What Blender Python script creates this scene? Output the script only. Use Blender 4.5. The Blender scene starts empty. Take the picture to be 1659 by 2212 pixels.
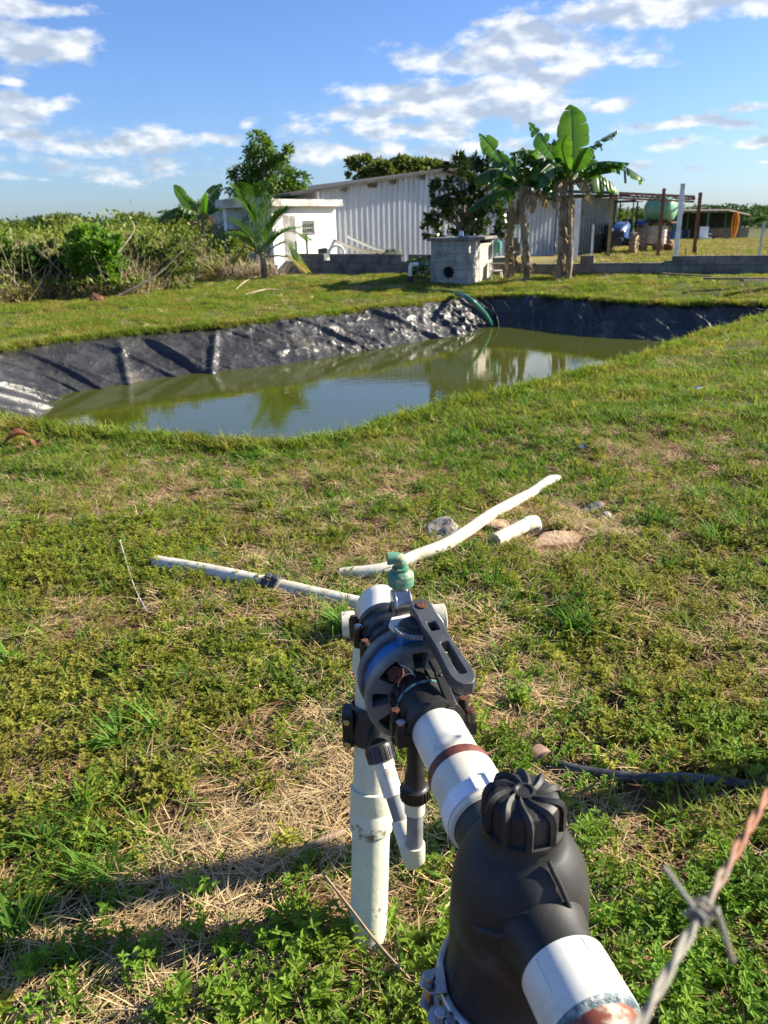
import bpy, bmesh, math, random
import numpy as np
from math import sin, cos, pi, radians, sqrt, atan2
from mathutils import Vector, Matrix, Euler
random.seed(7); rng = np.random.default_rng(7)
scene = bpy.context.scene
# ---------------------------------------------------------------- camera
PITCH = radians(20.64); ROLL = 0.025; CR = sqrt(1-ROLL*ROLL); FPX = 1662.0; CAMH = 1.6
FW = Vector((0, cos(PITCH), -sin(PITCH))); DD = Vector((0, -sin(PITCH), -cos(PITCH))); XX = Vector((1, 0, 0))
RT = CR*XX + ROLL*DD; DN = -ROLL*XX + CR*DD
cam = bpy.data.cameras.new('camera'); camo = bpy.data.objects.new('camera', cam)
scene.collection.objects.link(camo)
M = Matrix((( RT.x, -DN.x, -FW.x, 0), (RT.y, -DN.y, -FW.y, 0), (RT.z, -DN.z, -FW.z, CAMH), (0, 0, 0, 1)))
camo.matrix_world = M
cam.sensor_fit = 'VERTICAL'; cam.sensor_height = 34.6; cam.sensor_width = 25.95
cam.lens = 34.6*FPX/2212.0
cam.clip_start = 0.02; cam.clip_end = 5000
cam.dof.use_dof = True; cam.dof.focus_distance = 1.7; cam.dof.aperture_fstop = cam.lens/1000/0.0030
scene.camera = camo
# ---------------------------------------------------------------- light
SUN_AZ = radians(13.0)      # from +X towards +Y
SUN_EL = radians(29.0)
SUN = Vector((cos(SUN_EL)*cos(SUN_AZ), cos(SUN_EL)*sin(SUN_AZ), sin(SUN_EL)))
sd_ = bpy.data.lights.new('sun', 'SUN'); sd_.energy = 5.0; sd_.angle = radians(0.53); sd_.color = (1.0, 0.91, 0.74)
so = bpy.data.objects.new('sun', sd_); scene.collection.objects.link(so)
so.rotation_euler = SUN.to_track_quat('Z', 'Y').to_euler()
scene.view_settings.view_transform = 'Standard'; scene.view_settings.look = 'None'
scene.view_settings.exposure = 1.4; scene.view_settings.gamma = 1.0
scene.render.film_transparent = False
scene.cycles.max_bounces = 7; scene.cycles.transparent_max_bounces = 6
scene.cycles.diffuse_bounces = 2; scene.cycles.glossy_bounces = 3; scene.cycles.transmission_bounces = 3

def ray(px, py):
    return FW + (px-829.5)/FPX*RT + (py-1106.0)/FPX*DN
CO = Vector((0, 0, CAMH))
def atz(px, py, z=0.0):
    r = ray(px, py); return CO + r*((z-CAMH)/r.z)
def aty(px, py, Y):
    r = ray(px, py); return CO + r*(Y/r.y)
def atplane(px, py, A, B):
    r = ray(px, py); n = Vector((-(B[1]-A[1]), B[0]-A[0], 0)); a = Vector((A[0], A[1], 0))
    return CO + r*((a-CO).dot(n)/r.dot(n))

# ---------------------------------------------------------------- node helpers
def nn(nt, typ, **kw):
    n = nt.nodes.new(typ)
    for k, v in kw.items():
        if k.startswith('i_'):
            key = k[2:]; key = int(key) if key.isdigit() else key.replace('_', ' ')
            n.inputs[key].default_value = v
        else: setattr(n, k, v)
    return n
def mth(nt, op, a, b=None, c=None, clamp=False):
    n = nt.nodes.new('ShaderNodeMath'); n.operation = op; n.use_clamp = clamp
    for i, v in enumerate((a, b, c)):
        if v is None: continue
        if isinstance(v, (int, float)): n.inputs[i].default_value = v
        else: nt.links.new(v, n.inputs[i])
    return n.outputs[0]
def vmth(nt, op, a, b=None):
    n = nt.nodes.new('ShaderNodeVectorMath'); n.operation = op
    for i, v in enumerate((a, b)):
        if v is None: continue
        if isinstance(v, (tuple, list)): n.inputs[i].default_value = v
        else: nt.links.new(v, n.inputs[i])
    return n.outputs['Value'] if op == 'LENGTH' else n.outputs[0]
def mixc(nt, fac, a, b):
    n = nt.nodes.new('ShaderNodeMix'); n.data_type = 'RGBA'
    for s, v in ((n.inputs[0], fac), (n.inputs[6], a), (n.inputs[7], b)):
        if isinstance(v, (int, float)): s.default_value = v
        elif isinstance(v, (tuple, list)): s.default_value = (v[0], v[1], v[2], 1)
        else: nt.links.new(v, s)
    return n.outputs[2]
def ramp(nt, fac, stops, interp='LINEAR'):
    n = nt.nodes.new('ShaderNodeValToRGB'); n.color_ramp.interpolation = interp
    cr = n.color_ramp
    while len(cr.elements) < len(stops): cr.elements.new(0.5)
    for e, (p, c) in zip(cr.elements, stops):
        e.position = p; e.color = (c[0], c[1], c[2], 1) if isinstance(c, (tuple, list)) else (c, c, c, 1)
    nt.links.new(fac, n.inputs[0]); return n.outputs[0]
def noise(nt, vec, scale, detail=4, rough=0.55, dim='3D'):
    n = nt.nodes.new('ShaderNodeTexNoise'); n.noise_dimensions = dim
    n.inputs['Scale'].default_value = scale; n.inputs['Detail'].default_value = detail; n.inputs['Roughness'].default_value = rough
    nt.links.new(vec, n.inputs['Vector']); return n.outputs[0]
def sstep(nt, v, a, b):
    n = nt.nodes.new('ShaderNodeMapRange'); n.interpolation_type = 'SMOOTHSTEP'
    nt.links.new(v, n.inputs[0]); n.inputs[1].default_value = a; n.inputs[2].default_value = b
    return n.outputs[0]

# ---------------------------------------------------------------- sky with clouds
world = bpy.data.worlds.new('World'); scene.world = world; world.use_nodes = True
wt = world.node_tree; wt.nodes.clear()
sky = nn(wt, 'ShaderNodeTexSky', sky_type='NISHITA'); sky.sun_disc = False
sky.sun_elevation = SUN_EL; sky.sun_rotation = pi/2 - SUN_AZ
sky.air_density = 1.0; sky.dust_density = 0.6; sky.ozone_density = 2.2
tc = nn(wt, 'ShaderNodeTexCoord'); sep = nn(wt, 'ShaderNodeSeparateXYZ'); wt.links.new(tc.outputs['Generated'], sep.inputs[0])
az = mth(wt, 'ARCTAN2', sep.outputs[0], sep.outputs[1]); el = mth(wt, 'ARCSINE', sep.outputs[2])
cmb = nn(wt, 'ShaderNodeCombineXYZ'); wt.links.new(az, cmb.inputs[0]); wt.links.new(el, cmb.inputs[1])
v = cmb.outputs[0]
wn = nn(wt, 'ShaderNodeTexNoise'); wn.inputs['Scale'].default_value = 9; wn.inputs['Detail'].default_value = 2
wt.links.new(v, wn.inputs['Vector'])
wob = vmth(wt, 'MULTIPLY', vmth(wt, 'SUBTRACT', wn.outputs['Color'], (0.5, 0.5, 0.5)), (0.10, 0.035, 0))
vw = vmth(wt, 'ADD', v, wob)
CL = [(60,98,150,42,1),(20,165,50,12,.7),(50,8,200,20,.8),(20,235,95,48,.9),(140,218,40,18,.6),(60,285,150,22,.8),(250,308,240,30,.75),
 (475,298,80,15,.8),(540,268,26,13,.75),(1110,110,235,50,1.05),(1190,152,170,28,1),(1140,60,130,36,1),(1040,52,45,16,.7),(960,205,280,34,1),
 (880,245,240,30,.85),(1110,245,200,38,.95),(900,285,260,26,.75),(1310,232,66,17,.85),(1210,238,90,20,.9),(1500,8,380,34,1.1),(1400,40,230,26,.95),
 (1480,266,150,15,.9),(1610,243,60,15,.9),(1590,270,80,9,.8),(1470,306,72,15,.7),(1645,303,40,11,.8),(1375,345,34,13,.7),(1520,357,45,8,.6),
 (1630,351,50,8,.6),(790,330,230,28,.65),(640,345,150,24,.6),(1060,320,200,26,.6),(220,350,330,28,.5),(20,386,60,10,.6),(380,380,160,18,.4)]
field = None
for (cx, cy, rx, ry, st) in CL:
    r = ray(cx, cy).normalized(); a0 = atan2(r.x, r.y); e0 = math.asin(r.z); k = 1.0/FPX
    d = vmth(wt, 'MULTIPLY', vmth(wt, 'SUBTRACT', vw, (a0, e0, 0)), (1/(rx*k*1.02), 1/(ry*k*0.95), 0))
    ln = vmth(wt, 'LENGTH', d); val = mth(wt, 'MULTIPLY', mth(wt, 'SUBTRACT', 1.15, ln), st)
    field = val if field is None else mth(wt, 'MAXIMUM', field, val)
# clouds elsewhere in the sky (out of frame): loose cumulus
vs = vmth(wt, 'MULTIPLY', v, (1.0, 2.4, 1.0))
far_n = noise(wt, vs, 3.0, 3)
out = sstep(wt, mth(wt, 'ABSOLUTE', az), 0.62, 0.9); out2 = sstep(wt, el, 0.34, 0.6)
outm = mth(wt, 'MAXIMUM', out, out2)
fld2 = mth(wt, 'SUBTRACT', mth(wt, 'MULTIPLY', mth(wt, 'SUBTRACT', far_n, 0.56), 4.0), mth(wt, 'MULTIPLY', mth(wt, 'SUBTRACT', 1.0, outm), 5.0))
field = mth(wt, 'MAXIMUM', field, fld2)
vn = vmth(wt, 'MULTIPLY', v, (1.0, 2.0, 1.0))
n1 = noise(wt, vn, 17, 9, 0.62)
n2 = noise(wt, vmth(wt, 'ADD', vn, (0.006, 0.02, 0)), 18, 3, 0.5)
n3 = noise(wt, vn, 18, 3, 0.5)
dens = mth(wt, 'ADD', field, mth(wt, 'MULTIPLY', mth(wt, 'SUBTRACT', n1, 0.55), 2.3))
alpha = sstep(wt, dens, 0.02, 0.60)
relief = mth(wt, 'ADD', mth(wt, 'MULTIPLY', mth(wt, 'SUBTRACT', n3, n2), 5.0), 0.52)
thick = sstep(wt, dens, 0.35, 1.5)
lit = mth(wt, 'SUBTRACT', relief, mth(wt, 'MULTIPLY', thick, 0.12), clamp=True)
ccol = ramp(wt, lit, [(0.0, (6.0, 6.9, 8.2)), (0.45, (8.2, 9.0, 10.0)), (1.0, (12.4, 12.4, 12.3))])
ccol = vmth(wt, 'MULTIPLY', ccol, (0.88, 0.88, 0.88))
# clear sky tuned a little bluer; deeper towards the zenith
skc = vmth(wt, 'MULTIPLY', sky.outputs[0], (0.98, 1.26, 1.85))
alph = mth(wt, 'MULTIPLY', alpha, 0.86)
col = mixc(wt, alph, skc, ccol)
bg = nn(wt, 'ShaderNodeBackground'); bg.inputs['Strength'].default_value = 0.0385
wo = nn(wt, 'ShaderNodeOutputWorld'); wt.links.new(col, bg.inputs[0]); wt.links.new(bg.outputs[0], wo.inputs[0])
world.cycles.sampling_method = 'MANUAL'; world.cycles.sample_map_resolution = 512

# ---------------------------------------------------------------- materials
MATS = {}
def pmat(name, c1, c2=None, scale=4.0, rough=0.6, bump=0.0, bscale=30.0, metal=0.0, spec=0.5, transl=0.0, thr=(0.4, 0.62), c3=None, s3=1.0, t3=(0.55, 0.7), objrand=0.0, rough2=None):
    if name in MATS: return MATS[name]
    m = bpy.data.materials.new(name); m.use_nodes = True; nt = m.node_tree; nt.nodes.clear()
    o = nn(nt, 'ShaderNodeOutputMaterial'); b = nn(nt, 'ShaderNodeBsdfPrincipled')
    g = nn(nt, 'ShaderNodeNewGeometry'); pos = g.outputs['Position']
    b.inputs['Roughness'].default_value = rough; b.inputs['Metallic'].default_value = metal
    b.inputs['Specular IOR Level'].default_value = spec
    src = None
    if c2 is not None:
        f1 = noise(nt, pos, scale, 5, 0.6); fac = sstep(nt, f1, thr[0], thr[1])
        src = mixc(nt, fac, c1, c2)
        if rough2 is not None:
            mr = mth(nt, 'ADD', mth(nt, 'MULTIPLY', fac, rough2-rough), rough); nt.links.new(mr, b.inputs['Roughness'])
    if c3 is not None:
        f3 = noise(nt, pos, s3, 6, 0.65); src = mixc(nt, sstep(nt, f3, t3[0], t3[1]), src if src else c1, c3)
    if objrand > 0:
        oi = nn(nt, 'ShaderNodeObjectInfo')
        hs = nn(nt, 'ShaderNodeHueSaturation')
        val = mth(nt, 'ADD', mth(nt, 'MULTIPLY', oi.outputs['Random'], objrand*2), 1-objrand)
        nt.links.new(val, hs.inputs['Value'])
        if src: nt.links.new(src, hs.inputs['Color'])
        else: hs.inputs['Color'].default_value = (*c1, 1)
        src = hs.outputs[0]
    if src: nt.links.new(src, b.inputs['Base Color'])
    else: b.inputs['Base Color'].default_value = (*c1, 1)
    if bump > 0:
        bn = nn(nt, 'ShaderNodeBump'); bn.inputs['Strength'].default_value = bump; bn.inputs['Distance'].default_value = 0.02
        nt.links.new(noise(nt, pos, bscale, 4, 0.6), bn.inputs['Height']); nt.links.new(bn.outputs[0], b.inputs['Normal'])
    sh = b.outputs[0]
    if transl > 0:
        t = nn(nt, 'ShaderNodeBsdfTranslucent'); mx = nn(nt, 'ShaderNodeMixShader'); mx.inputs[0].default_value = transl
        if src:
            tcol = vmth(nt, 'MULTIPLY', src, (1.35, 1.5, 0.8)); nt.links.new(tcol, t.inputs[0])
        else: t.inputs[0].default_value = (c1[0]*1.3, c1[1]*1.4, c1[2]*.8, 1)
        nt.links.new(b.outputs[0], mx.inputs[1]); nt.links.new(t.outputs[0], mx.inputs[2]); sh = mx.outputs[0]
    nt.links.new(sh, o.inputs[0]); MATS[name] = m; return m

# ---------------------------------------------------------------- mesh builder
class MB:
    def __init__(s): s.v = []; s.f = []; s.m = []; s.mi = 0
    def add(s, vs, fs):
        o = len(s.v); s.v += [tuple(p) for p in vs]
        for f in fs: s.f.append(tuple(i+o for i in f)); s.m.append(s.mi)
    def box(s, c, size, rot=None):
        hx, hy, hz = size[0]/2, size[1]/2, size[2]/2
        vs = [Vector((x, y, z)) for x in (-hx, hx) for y in (-hy, hy) for z in (-hz, hz)]
        if rot is not None: vs = [rot @ p for p in vs]
        c = Vector(c); s.add([p+c for p in vs], [(0,1,3,2),(4,6,7,5),(0,4,5,1),(2,3,7,6),(0,2,6,4),(1,5,7,3)])
    def beam(s, a, b, w, h, up=Vector((0,0,1))):
        a = Vector(a); b = Vector(b); d = (b-a).normalized()
        sd = d.cross(up)
        if sd.length < 1e-3: sd = d.cross(Vector((1,0,0)))
        sd.normalize(); u = sd.cross(d)
        vs = [p+sd*x*w/2+u*y*h/2 for p in (a, b) for x, y in ((-1,-1),(1,-1),(1,1),(-1,1))]
        s.add(vs, [(0,1,2,3),(7,6,5,4),(0,4,5,1),(1,5,6,2),(2,6,7,3),(3,7,4,0)])
    def tube(s, pts, rad, n=12, cap=True, flat=1.0):
        pts = [Vector(p) for p in pts]; k = len(pts)
        if isinstance(rad, (int, float)): rad = [rad]*k
        ref = None; rings = []
        for i, p in enumerate(pts):
            d = (pts[min(i+1, k-1)]-pts[max(i-1, 0)]).normalized()
            if ref is None:
                ref = d.orthogonal().normalized() if abs(d.z) > .9 else d.cross(Vector((0,0,1))).normalized()
            ref = (ref - d*ref.dot(d)).normalized(); b = d.cross(ref)
            rings.append([p + (ref*cos(2*pi*j/n) + b*sin(2*pi*j/n)*flat)*rad[i] for j in range(n)])
        vs = [q for r in rings for q in r]; fs = []
        for i in range(k-1):
            for j in range(n):
                fs.append((i*n+j, i*n+(j+1) % n, (i+1)*n+(j+1) % n, (i+1)*n+j))
        if cap: fs.append(tuple(range(n-1, -1, -1))); fs.append(tuple((k-1)*n+j for j in range(n)))
        s.add(vs, fs)
    def lathe(s, origin, axis, prof, n=32, cap=True):
        """prof: list of (distance along axis, radius)"""
        o = Vector(origin); a = Vector(axis).normalized(); r0 = a.orthogonal().normalized(); b = a.cross(r0)
        vs = []; fs = []
        for t, r in prof:
            for j in range(n): vs.append(o + a*t + (r0*cos(2*pi*j/n) + b*sin(2*pi*j/n))*r)
        for i in range(len(prof)-1):
            for j in range(n): fs.append((i*n+j, i*n+(j+1) % n, (i+1)*n+(j+1) % n, (i+1)*n+j))
        if cap: fs.append(tuple(range(n-1, -1, -1))); fs.append(tuple((len(prof)-1)*n+j for j in range(n)))
        s.add(vs, fs)
    def prism(s, poly, d):
        d = Vector(d); n = len(poly); vs = [Vector(p) for p in poly]; vs = vs + [p+d for p in vs]
        s.add(vs, [tuple(range(n))[::-1], tuple(range(n, 2*n))] + [(i, (i+1) % n, n+(i+1) % n, n+i) for i in range(n)])
    def build(s, name, mats, parent=None, smooth=35, bevel=0.0, fixn=True, subd=0):
        me = bpy.data.meshes.new(name); me.from_pydata(s.v, [], s.f)
        if not isinstance(mats, (list, tuple)): mats = [mats]
        for m in mats: me.materials.append(m)
        if len(mats) > 1: me.polygons.foreach_set('material_index', s.m)
        if fixn:
            bm = bmesh.new(); bm.from_mesh(me); bmesh.ops.recalc_face_normals(bm, faces=bm.faces); bm.to_mesh(me); bm.free()
        o = bpy.data.objects.new(name, me); scene.collection.objects.link(o)
        if bevel > 0:
            md = o.modifiers.new('bevel', 'BEVEL'); md.width = bevel; md.segments = 2; md.limit_method = 'ANGLE'; md.angle_limit = radians(40)
        if smooth:
            me.polygons.foreach_set('use_smooth', [True]*len(me.polygons))
            try: me.set_sharp_from_angle(angle=radians(smooth))
            except Exception: pass
        if parent is not None: par(o, parent)
        me.update(); return o
def par(o, p):
    o.parent = p; o.matrix_parent_inverse = Matrix.Translation(-Vector(p.location)) if p.rotation_euler == Euler((0,0,0)) else p.matrix_basis.inverted()
def tag(o, label=None, cat=None, group=None, kind=None):
    if label: o['label'] = label
    if cat: o['category'] = cat
    if group: o['group'] = group
    if kind: o['kind'] = kind
    return o
def empty(name, loc, label, cat, group=None, rz=0):
    o = bpy.data.objects.new(name, None); scene.collection.objects.link(o); o.location = loc; o.rotation_euler = (0, 0, rz)
    o.empty_display_size = .1; return tag(o, label, cat, group)
def npmesh(name, V, Fq, mat, parent=None, smooth=False, mats=None, mi=None):
    """V (n,3), Fq (m,k) -> object"""
    me = bpy.data.meshes.new(name); k = Fq.shape[1]; m = len(Fq)
    me.vertices.add(len(V)); me.vertices.foreach_set('co', np.asarray(V, dtype=np.float32).ravel())
    me.loops.add(m*k); me.loops.foreach_set('vertex_index', Fq.astype(np.int32).ravel())
    me.polygons.add(m); me.polygons.foreach_set('loop_start', np.arange(0, m*k, k, dtype=np.int32))
    for mm in (mats or [mat]): me.materials.append(mm)
    if mi is not None: me.polygons.foreach_set('material_index', mi.astype(np.int32))
    me.update(calc_edges=True); me.validate()
    if smooth: me.polygons.foreach_set('use_smooth', np.ones(m, dtype=bool))
    o = bpy.data.objects.new(name, me); scene.collection.objects.link(o)
    if parent is not None: par(o, parent)
    return o

# ---------------------------------------------------------------- numpy noise
def vnoise(x, y, seed=0):
    xi = np.floor(x).astype(np.int64); yi = np.floor(y).astype(np.int64); xf = x-xi; yf = y-yi
    def h(a, b):
        n = (a*374761393 + b*668265263 + seed*1274126177) & 0xffffffff
        n = ((n ^ (n >> 13))*1274126177) & 0xffffffff
        return ((n ^ (n >> 16)) & 0xffff)/65535.0
    u = xf*xf*(3-2*xf); w = yf*yf*(3-2*yf)
    return (h(xi, yi)*(1-u)+h(xi+1, yi)*u)*(1-w) + (h(xi, yi+1)*(1-u)+h(xi+1, yi+1)*u)*w
def fbm(x, y, o=4, seed=0):
    r = 0; a = .5; t = 0
    for i in range(o): r = r + a*vnoise(x*2**i, y*2**i, seed+i*17); t += a; a *= .5
    return r/t
def sst(a, b, x): t = np.clip((x-a)/(b-a), 0, 1); return t*t*(3-2*t)
# ================================================================ TERRAIN + POND
ZR = -0.10; ZW = -0.72
def P2(px, py, z): p = atz(px, py, z); return (p.x, p.y)
rim_far = [P2(x, y, ZR) for x, y in ((0,752),(100,738),(200,727),(330,714),(500,701),(600,691),(690,679),(760,671),(830,663),(900,654),(950,646),(1000,640),(1060,637),(1130,637),(1200,640),(1270,645),(1330,650),(1400,655),(1470,656),(1560,657),(1640,658))]
rim_near = [P2(x, y, -0.06) for x, y in ((1659,680),(1560,712),(1450,749),(1390,780),(1270,809),(1130,843),(1000,875),(870,900),(760,946),(640,966),(470,957),(300,942),(130,928),(0,912))]
rim = [(-6.2, 11.2)] + rim_far + [(8.9, 15.9), (8.6, 14.9)] + rim_near + [(-4.5, 7.6), (-5.3, 8.7), (-5.9, 10.0)]
def resample(P, n, it=3):
    P = np.array(P)
    for _ in range(it):   # Chaikin
        Q = np.roll(P, -1, 0); P = np.stack([.75*P+.25*Q, .25*P+.75*Q], 1).reshape(-1, 2)
    d = np.linalg.norm(np.roll(P, -1, 0)-P, axis=1); s = np.concatenate([[0], np.cumsum(d)]); L = s[-1]
    PP = np.vstack([P, P[:1]]); t = np.linspace(0, L, n, endpoint=False)
    return np.stack([np.interp(t, s, PP[:, 0]), np.interp(t, s, PP[:, 1])], 1), L
RIMC, RL = resample(rim, 220)
def sdist(x, y):
    """signed distance to the rim, positive inside the pond"""
    x = np.asarray(x, float); y = np.asarray(y, float); shp = x.shape; x = x.ravel(); y = y.ravel()
    A = RIMC; B = np.roll(RIMC, -1, 0); best = np.full(x.shape, 1e9); ins = np.zeros(x.shape, bool)
    for (ax, ay), (bx, by) in zip(A, B):
        dx, dy = bx-ax, by-ay; t = np.clip(((x-ax)*dx+(y-ay)*dy)/(dx*dx+dy*dy+1e-12), 0, 1)
        best = np.minimum(best, (x-ax-t*dx)**2+(y-ay-t*dy)**2)
        c = ((ay > y) != (by > y)) & (x < (bx-ax)*(y-ay)/(by-ay+1e-12)+ax); ins ^= c
    return (np.where(ins, 1, -1)*np.sqrt(best)).reshape(shp)
def hbase(x, y, sd):
    n = (fbm(x*1.3, y*1.3, 4, 3)-.5)*.16*np.clip((y-.5)/2, .25, 1) + (fbm(x*.35, y*.35, 2, 9)-.5)*.12*sst(2, 5, y)
    near = np.exp(-(np.minimum(sd, 0)/1.1)**2)
    z = n*(1-.6*near) + np.where(y < 12, -.06, ZR)*near*1.0
    z = z + .13*sst(0.2, 3.5, -sd)*sst(14, 19, y)
    far = sst(22, 30, y); z = z*(1-far)+far*.05
    return z
def H(x, y):
    x = np.atleast_1d(np.asarray(x, float)); y = np.atleast_1d(np.asarray(y, float)); sd = sdist(x, y)
    z = hbase(x, y, sd); return np.where(sd > -.05, z - 1.25*sst(-.05, .45, sd), z)
def h1(x, y): return float(H([x], [y])[0])
def gpt(px, py, z0=0.0, it=3):
    z = z0
    for _ in range(it): p = atz(px, py, z); z = h1(p.x, p.y)
    p = atz(px, py, z); return p
def axis(a, b, st, far, g=1.28):
    c = list(np.arange(a, b+st/2, st)); s = st; x = b
    while x < far: s = min(s*g, 90); x += s; c.append(x)
    s = st; x = a; L = []
    while x > -far: s = min(s*g, 90); x -= s; L.append(x)
    return np.array(L[::-1]+c)
xs = axis(-9, 11, .09, 900); ys = axis(0.2, 23, .09, 1400)
ys = ys[ys > -60]
GX, GY = np.meshgrid(xs, ys); flat = (np.abs(GX) < 30) & (GY < 40) & (GY > -5)
GZ = np.full(GX.shape, .05); GZ[flat] = H(GX[flat], GY[flat])
edge = sst(20, 30, np.abs(GX)); GZ = np.where(flat, GZ*(1-edge)+.05*edge, GZ)
GZ = GZ - .42*sst(37, 52, GY)
nx, ny = len(xs), len(ys); idx = np.arange(nx*ny).reshape(ny, nx)
Fq = np.stack([idx[:-1, :-1], idx[:-1, 1:], idx[1:, 1:], idx[1:, :-1]], -1).reshape(-1, 4)
gm = bpy.data.materials.new('ground_soil'); gm.use_nodes = True; nt = gm.node_tree; B = nt.nodes['Principled BSDF']
g = nn(nt, 'ShaderNodeNewGeometry'); pos = g.outputs['Position']; sp = nn(nt, 'ShaderNodeSeparateXYZ'); nt.links.new(pos, sp.inputs[0])
soil = ramp(nt, noise(nt, pos, 9, 7, .65), [(0.3, (.055, .030, .016)), (0.5, (.13, .070, .034)), (.68, (.22, .135, .07))])
turf = ramp(nt, noise(nt, pos, 1.1, 8, .7), [(0.28, (.045, .060, .012)), (0.45, (.075, .10, .018)), (.6, (.12, .125, .035)), (.75, (.19, .155, .07))])
dry = ramp(nt, noise(nt, pos, .7, 9, .75), [(0.3, (.11, .11, .03)), (0.5, (.24, .20, .075)), (.7, (.34, .26, .13))])
f = sstep(nt, sp.outputs[1], 5.0, 13.0); c = mixc(nt, f, soil, turf)
# worn earth showing through the near turf
c = mixc(nt, mth(nt, 'MULTIPLY', sstep(nt, noise(nt, pos, 2.2, 5, .6), .56, .66), .55), c, soil)
c = mixc(nt, sstep(nt, sp.outputs[1], 22.5, 25.0), c, dry)
farc = ramp(nt, noise(nt, pos, .05, 6, .6), [(0.35, (.05, .075, .02)), (0.6, (.10, .11, .035))])
c = mixc(nt, sstep(nt, sp.outputs[1], 45, 70), c, farc)
nt.links.new(c, B.inputs['Base Color']); B.inputs['Roughness'].default_value = .95; B.inputs['Specular IOR Level'].default_value = .15
bn = nn(nt, 'ShaderNodeBump'); bn.inputs['Strength'].default_value = .8; bn.inputs['Distance'].default_value = .03
nt.links.new(noise(nt, pos, 28, 7, .7), bn.inputs['Height']); nt.links.new(bn.outputs[0], B.inputs['Normal'])
ground = npmesh('ground', np.stack([GX.ravel(), GY.ravel(), GZ.ravel()], 1), Fq, gm, smooth=True); tag(ground, kind='structure', label='earth and worn turf ground around the pond and yard')

# ---- pond water
wm = bpy.data.materials.new('pond_water'); wm.use_nodes = True; nt = wm.node_tree; B = nt.nodes['Principled BSDF']
g = nn(nt, 'ShaderNodeNewGeometry')
wc = mixc(nt, noise(nt, g.outputs['Position'], .5, 3, .5), (.054, .064, .008), (.068, .078, .011))
nt.links.new(wc, B.inputs['Base Color'])
B.inputs['Roughness'].default_value = .015; B.inputs['IOR'].default_value = 1.75; B.inputs['Specular IOR Level'].default_value = .5
mp = vmth(nt, 'MULTIPLY', g.outputs['Position'], (1.0, 2.2, 1))
bn = nn(nt, 'ShaderNodeBump'); bn.inputs['Strength'].default_value = .05; bn.inputs['Distance'].default_value = .02
nt.links.new(noise(nt, mp, 5.0, 3, .5), bn.inputs['Height']); nt.links.new(bn.outputs[0], B.inputs['Normal'])
wx = np.arange(-8, 10.01, .5); wy = np.arange(6, 21.01, .5); WX, WY = np.meshgrid(wx, wy)
wi = np.arange(WX.size).reshape(WX.shape); wf = np.stack([wi[:-1, :-1], wi[:-1, 1:], wi[1:, 1:], wi[1:, :-1]], -1).reshape(-1, 4)
cxs = WX.ravel()[wf].mean(1); cys = WY.ravel()[wf].mean(1); wf = wf[sdist(cxs, cys) > -.1]
water = npmesh('pond_water', np.stack([WX.ravel(), WY.ravel(), np.full(WX.size, ZW)], 1), wf, wm, smooth=True)
tag(water, kind='structure', label='still murky green pond water')

# ---- black plastic pond liner
N = 1300; RP, RL = resample(rim, N)
tg = np.roll(RP, -1, 0)-np.roll(RP, 1, 0); tg /= np.linalg.norm(tg, axis=1)[:, None]
for _ in range(14): tg = (np.roll(tg, 1, 0)+tg+np.roll(tg, -1, 0)); tg /= np.linalg.norm(tg, axis=1)[:, None]
nrm = np.stack([tg[:, 1], -tg[:, 0]], 1)
if sdist(RP[100:101, 0]+nrm[100, 0]*.3, RP[100:101, 1]+nrm[100, 1]*.3)[0] < 0: nrm = -nrm
S = np.arange(N)/N*RL; ds = np.concatenate([[-.16, -.08, -.02], np.linspace(.03, 2.0, 96)])
Y0 = RP[:, 1]; X0 = RP[:, 0]
# run of the bank from rim to waterline
isfar = np.zeros(N, bool); c0 = np.array(rim_far[0])
run = np.where(nrm[:, 1] < 0, 1.15 - .25*sst(-1, 3, X0), .62); run = np.where((X0 < -4.6) & (nrm[:, 0] > .3), 1.25, run)
for _ in range(30): run = (np.roll(run, 1)+run+np.roll(run, -1))/3
SS, DS = np.meshgrid(S, ds, indexing='ij'); RUN = run[:, None]
rimz = H(RP[:, 0]-nrm[:, 0]*.12, RP[:, 1]-nrm[:, 1]*.12)
for _ in range(5): rimz = (np.roll(rimz, 1)+rimz+np.roll(rimz, -1))/3
tt = np.clip(DS/RUN, -1, 3)
wave = (fbm(S*.9, S*0, 3, 21)-.5)*.16     # uneven rim
Z = rimz[:, None] + .02 + (ZW-rimz[:, None]-.02)*np.clip(tt, 0, 9)
Z = np.maximum(Z, -1.25)
inn = sst(0.0, .15, DS)
# long slanting folds
ph = SS*1.0 - DS*1.15
fold = np.zeros_like(SS)
rf = np.random.default_rng(5)
for k in range(90):
    s0 = rf.uniform(0, RL); w = rf.uniform(.04, .075); a = rf.uniform(.025, .085); sl = rf.uniform(.5, 1.2)*(1 if rf.random() < .82 else -.6)
    d = (SS-s0-DS*sl); d = (d+RL/2) % RL-RL/2; gate = sst(rf.uniform(-.2, .3), .5, DS)*(1-sst(1.2, 1.9, DS)*.5)
    fold += a*np.exp(-(d/w)**2)*gate
rg = lambda sc, sk, sd_: 1-np.abs(2*fbm((SS-DS*sk)*sc, DS*sc*.45+sd_, 3, sd_)-1)
mid_ = sst(-4.2, -1.5, X0)[:, None]*.8+.2
cr = ((rg(1.5, 1.1, 31)**12)*.075 + (rg(2.9, .9, 47)**12)*.045 + (rg(5.5, 1.2, 53)**10)*.022 + (rg(3.6, -.3, 77)**12)*.03)*mid_
bulge = (fbm((SS-DS*.9)*1.2, DS*.6, 3, 61)-.5)*.15
disp = (fold + cr + bulge)*inn
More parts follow.
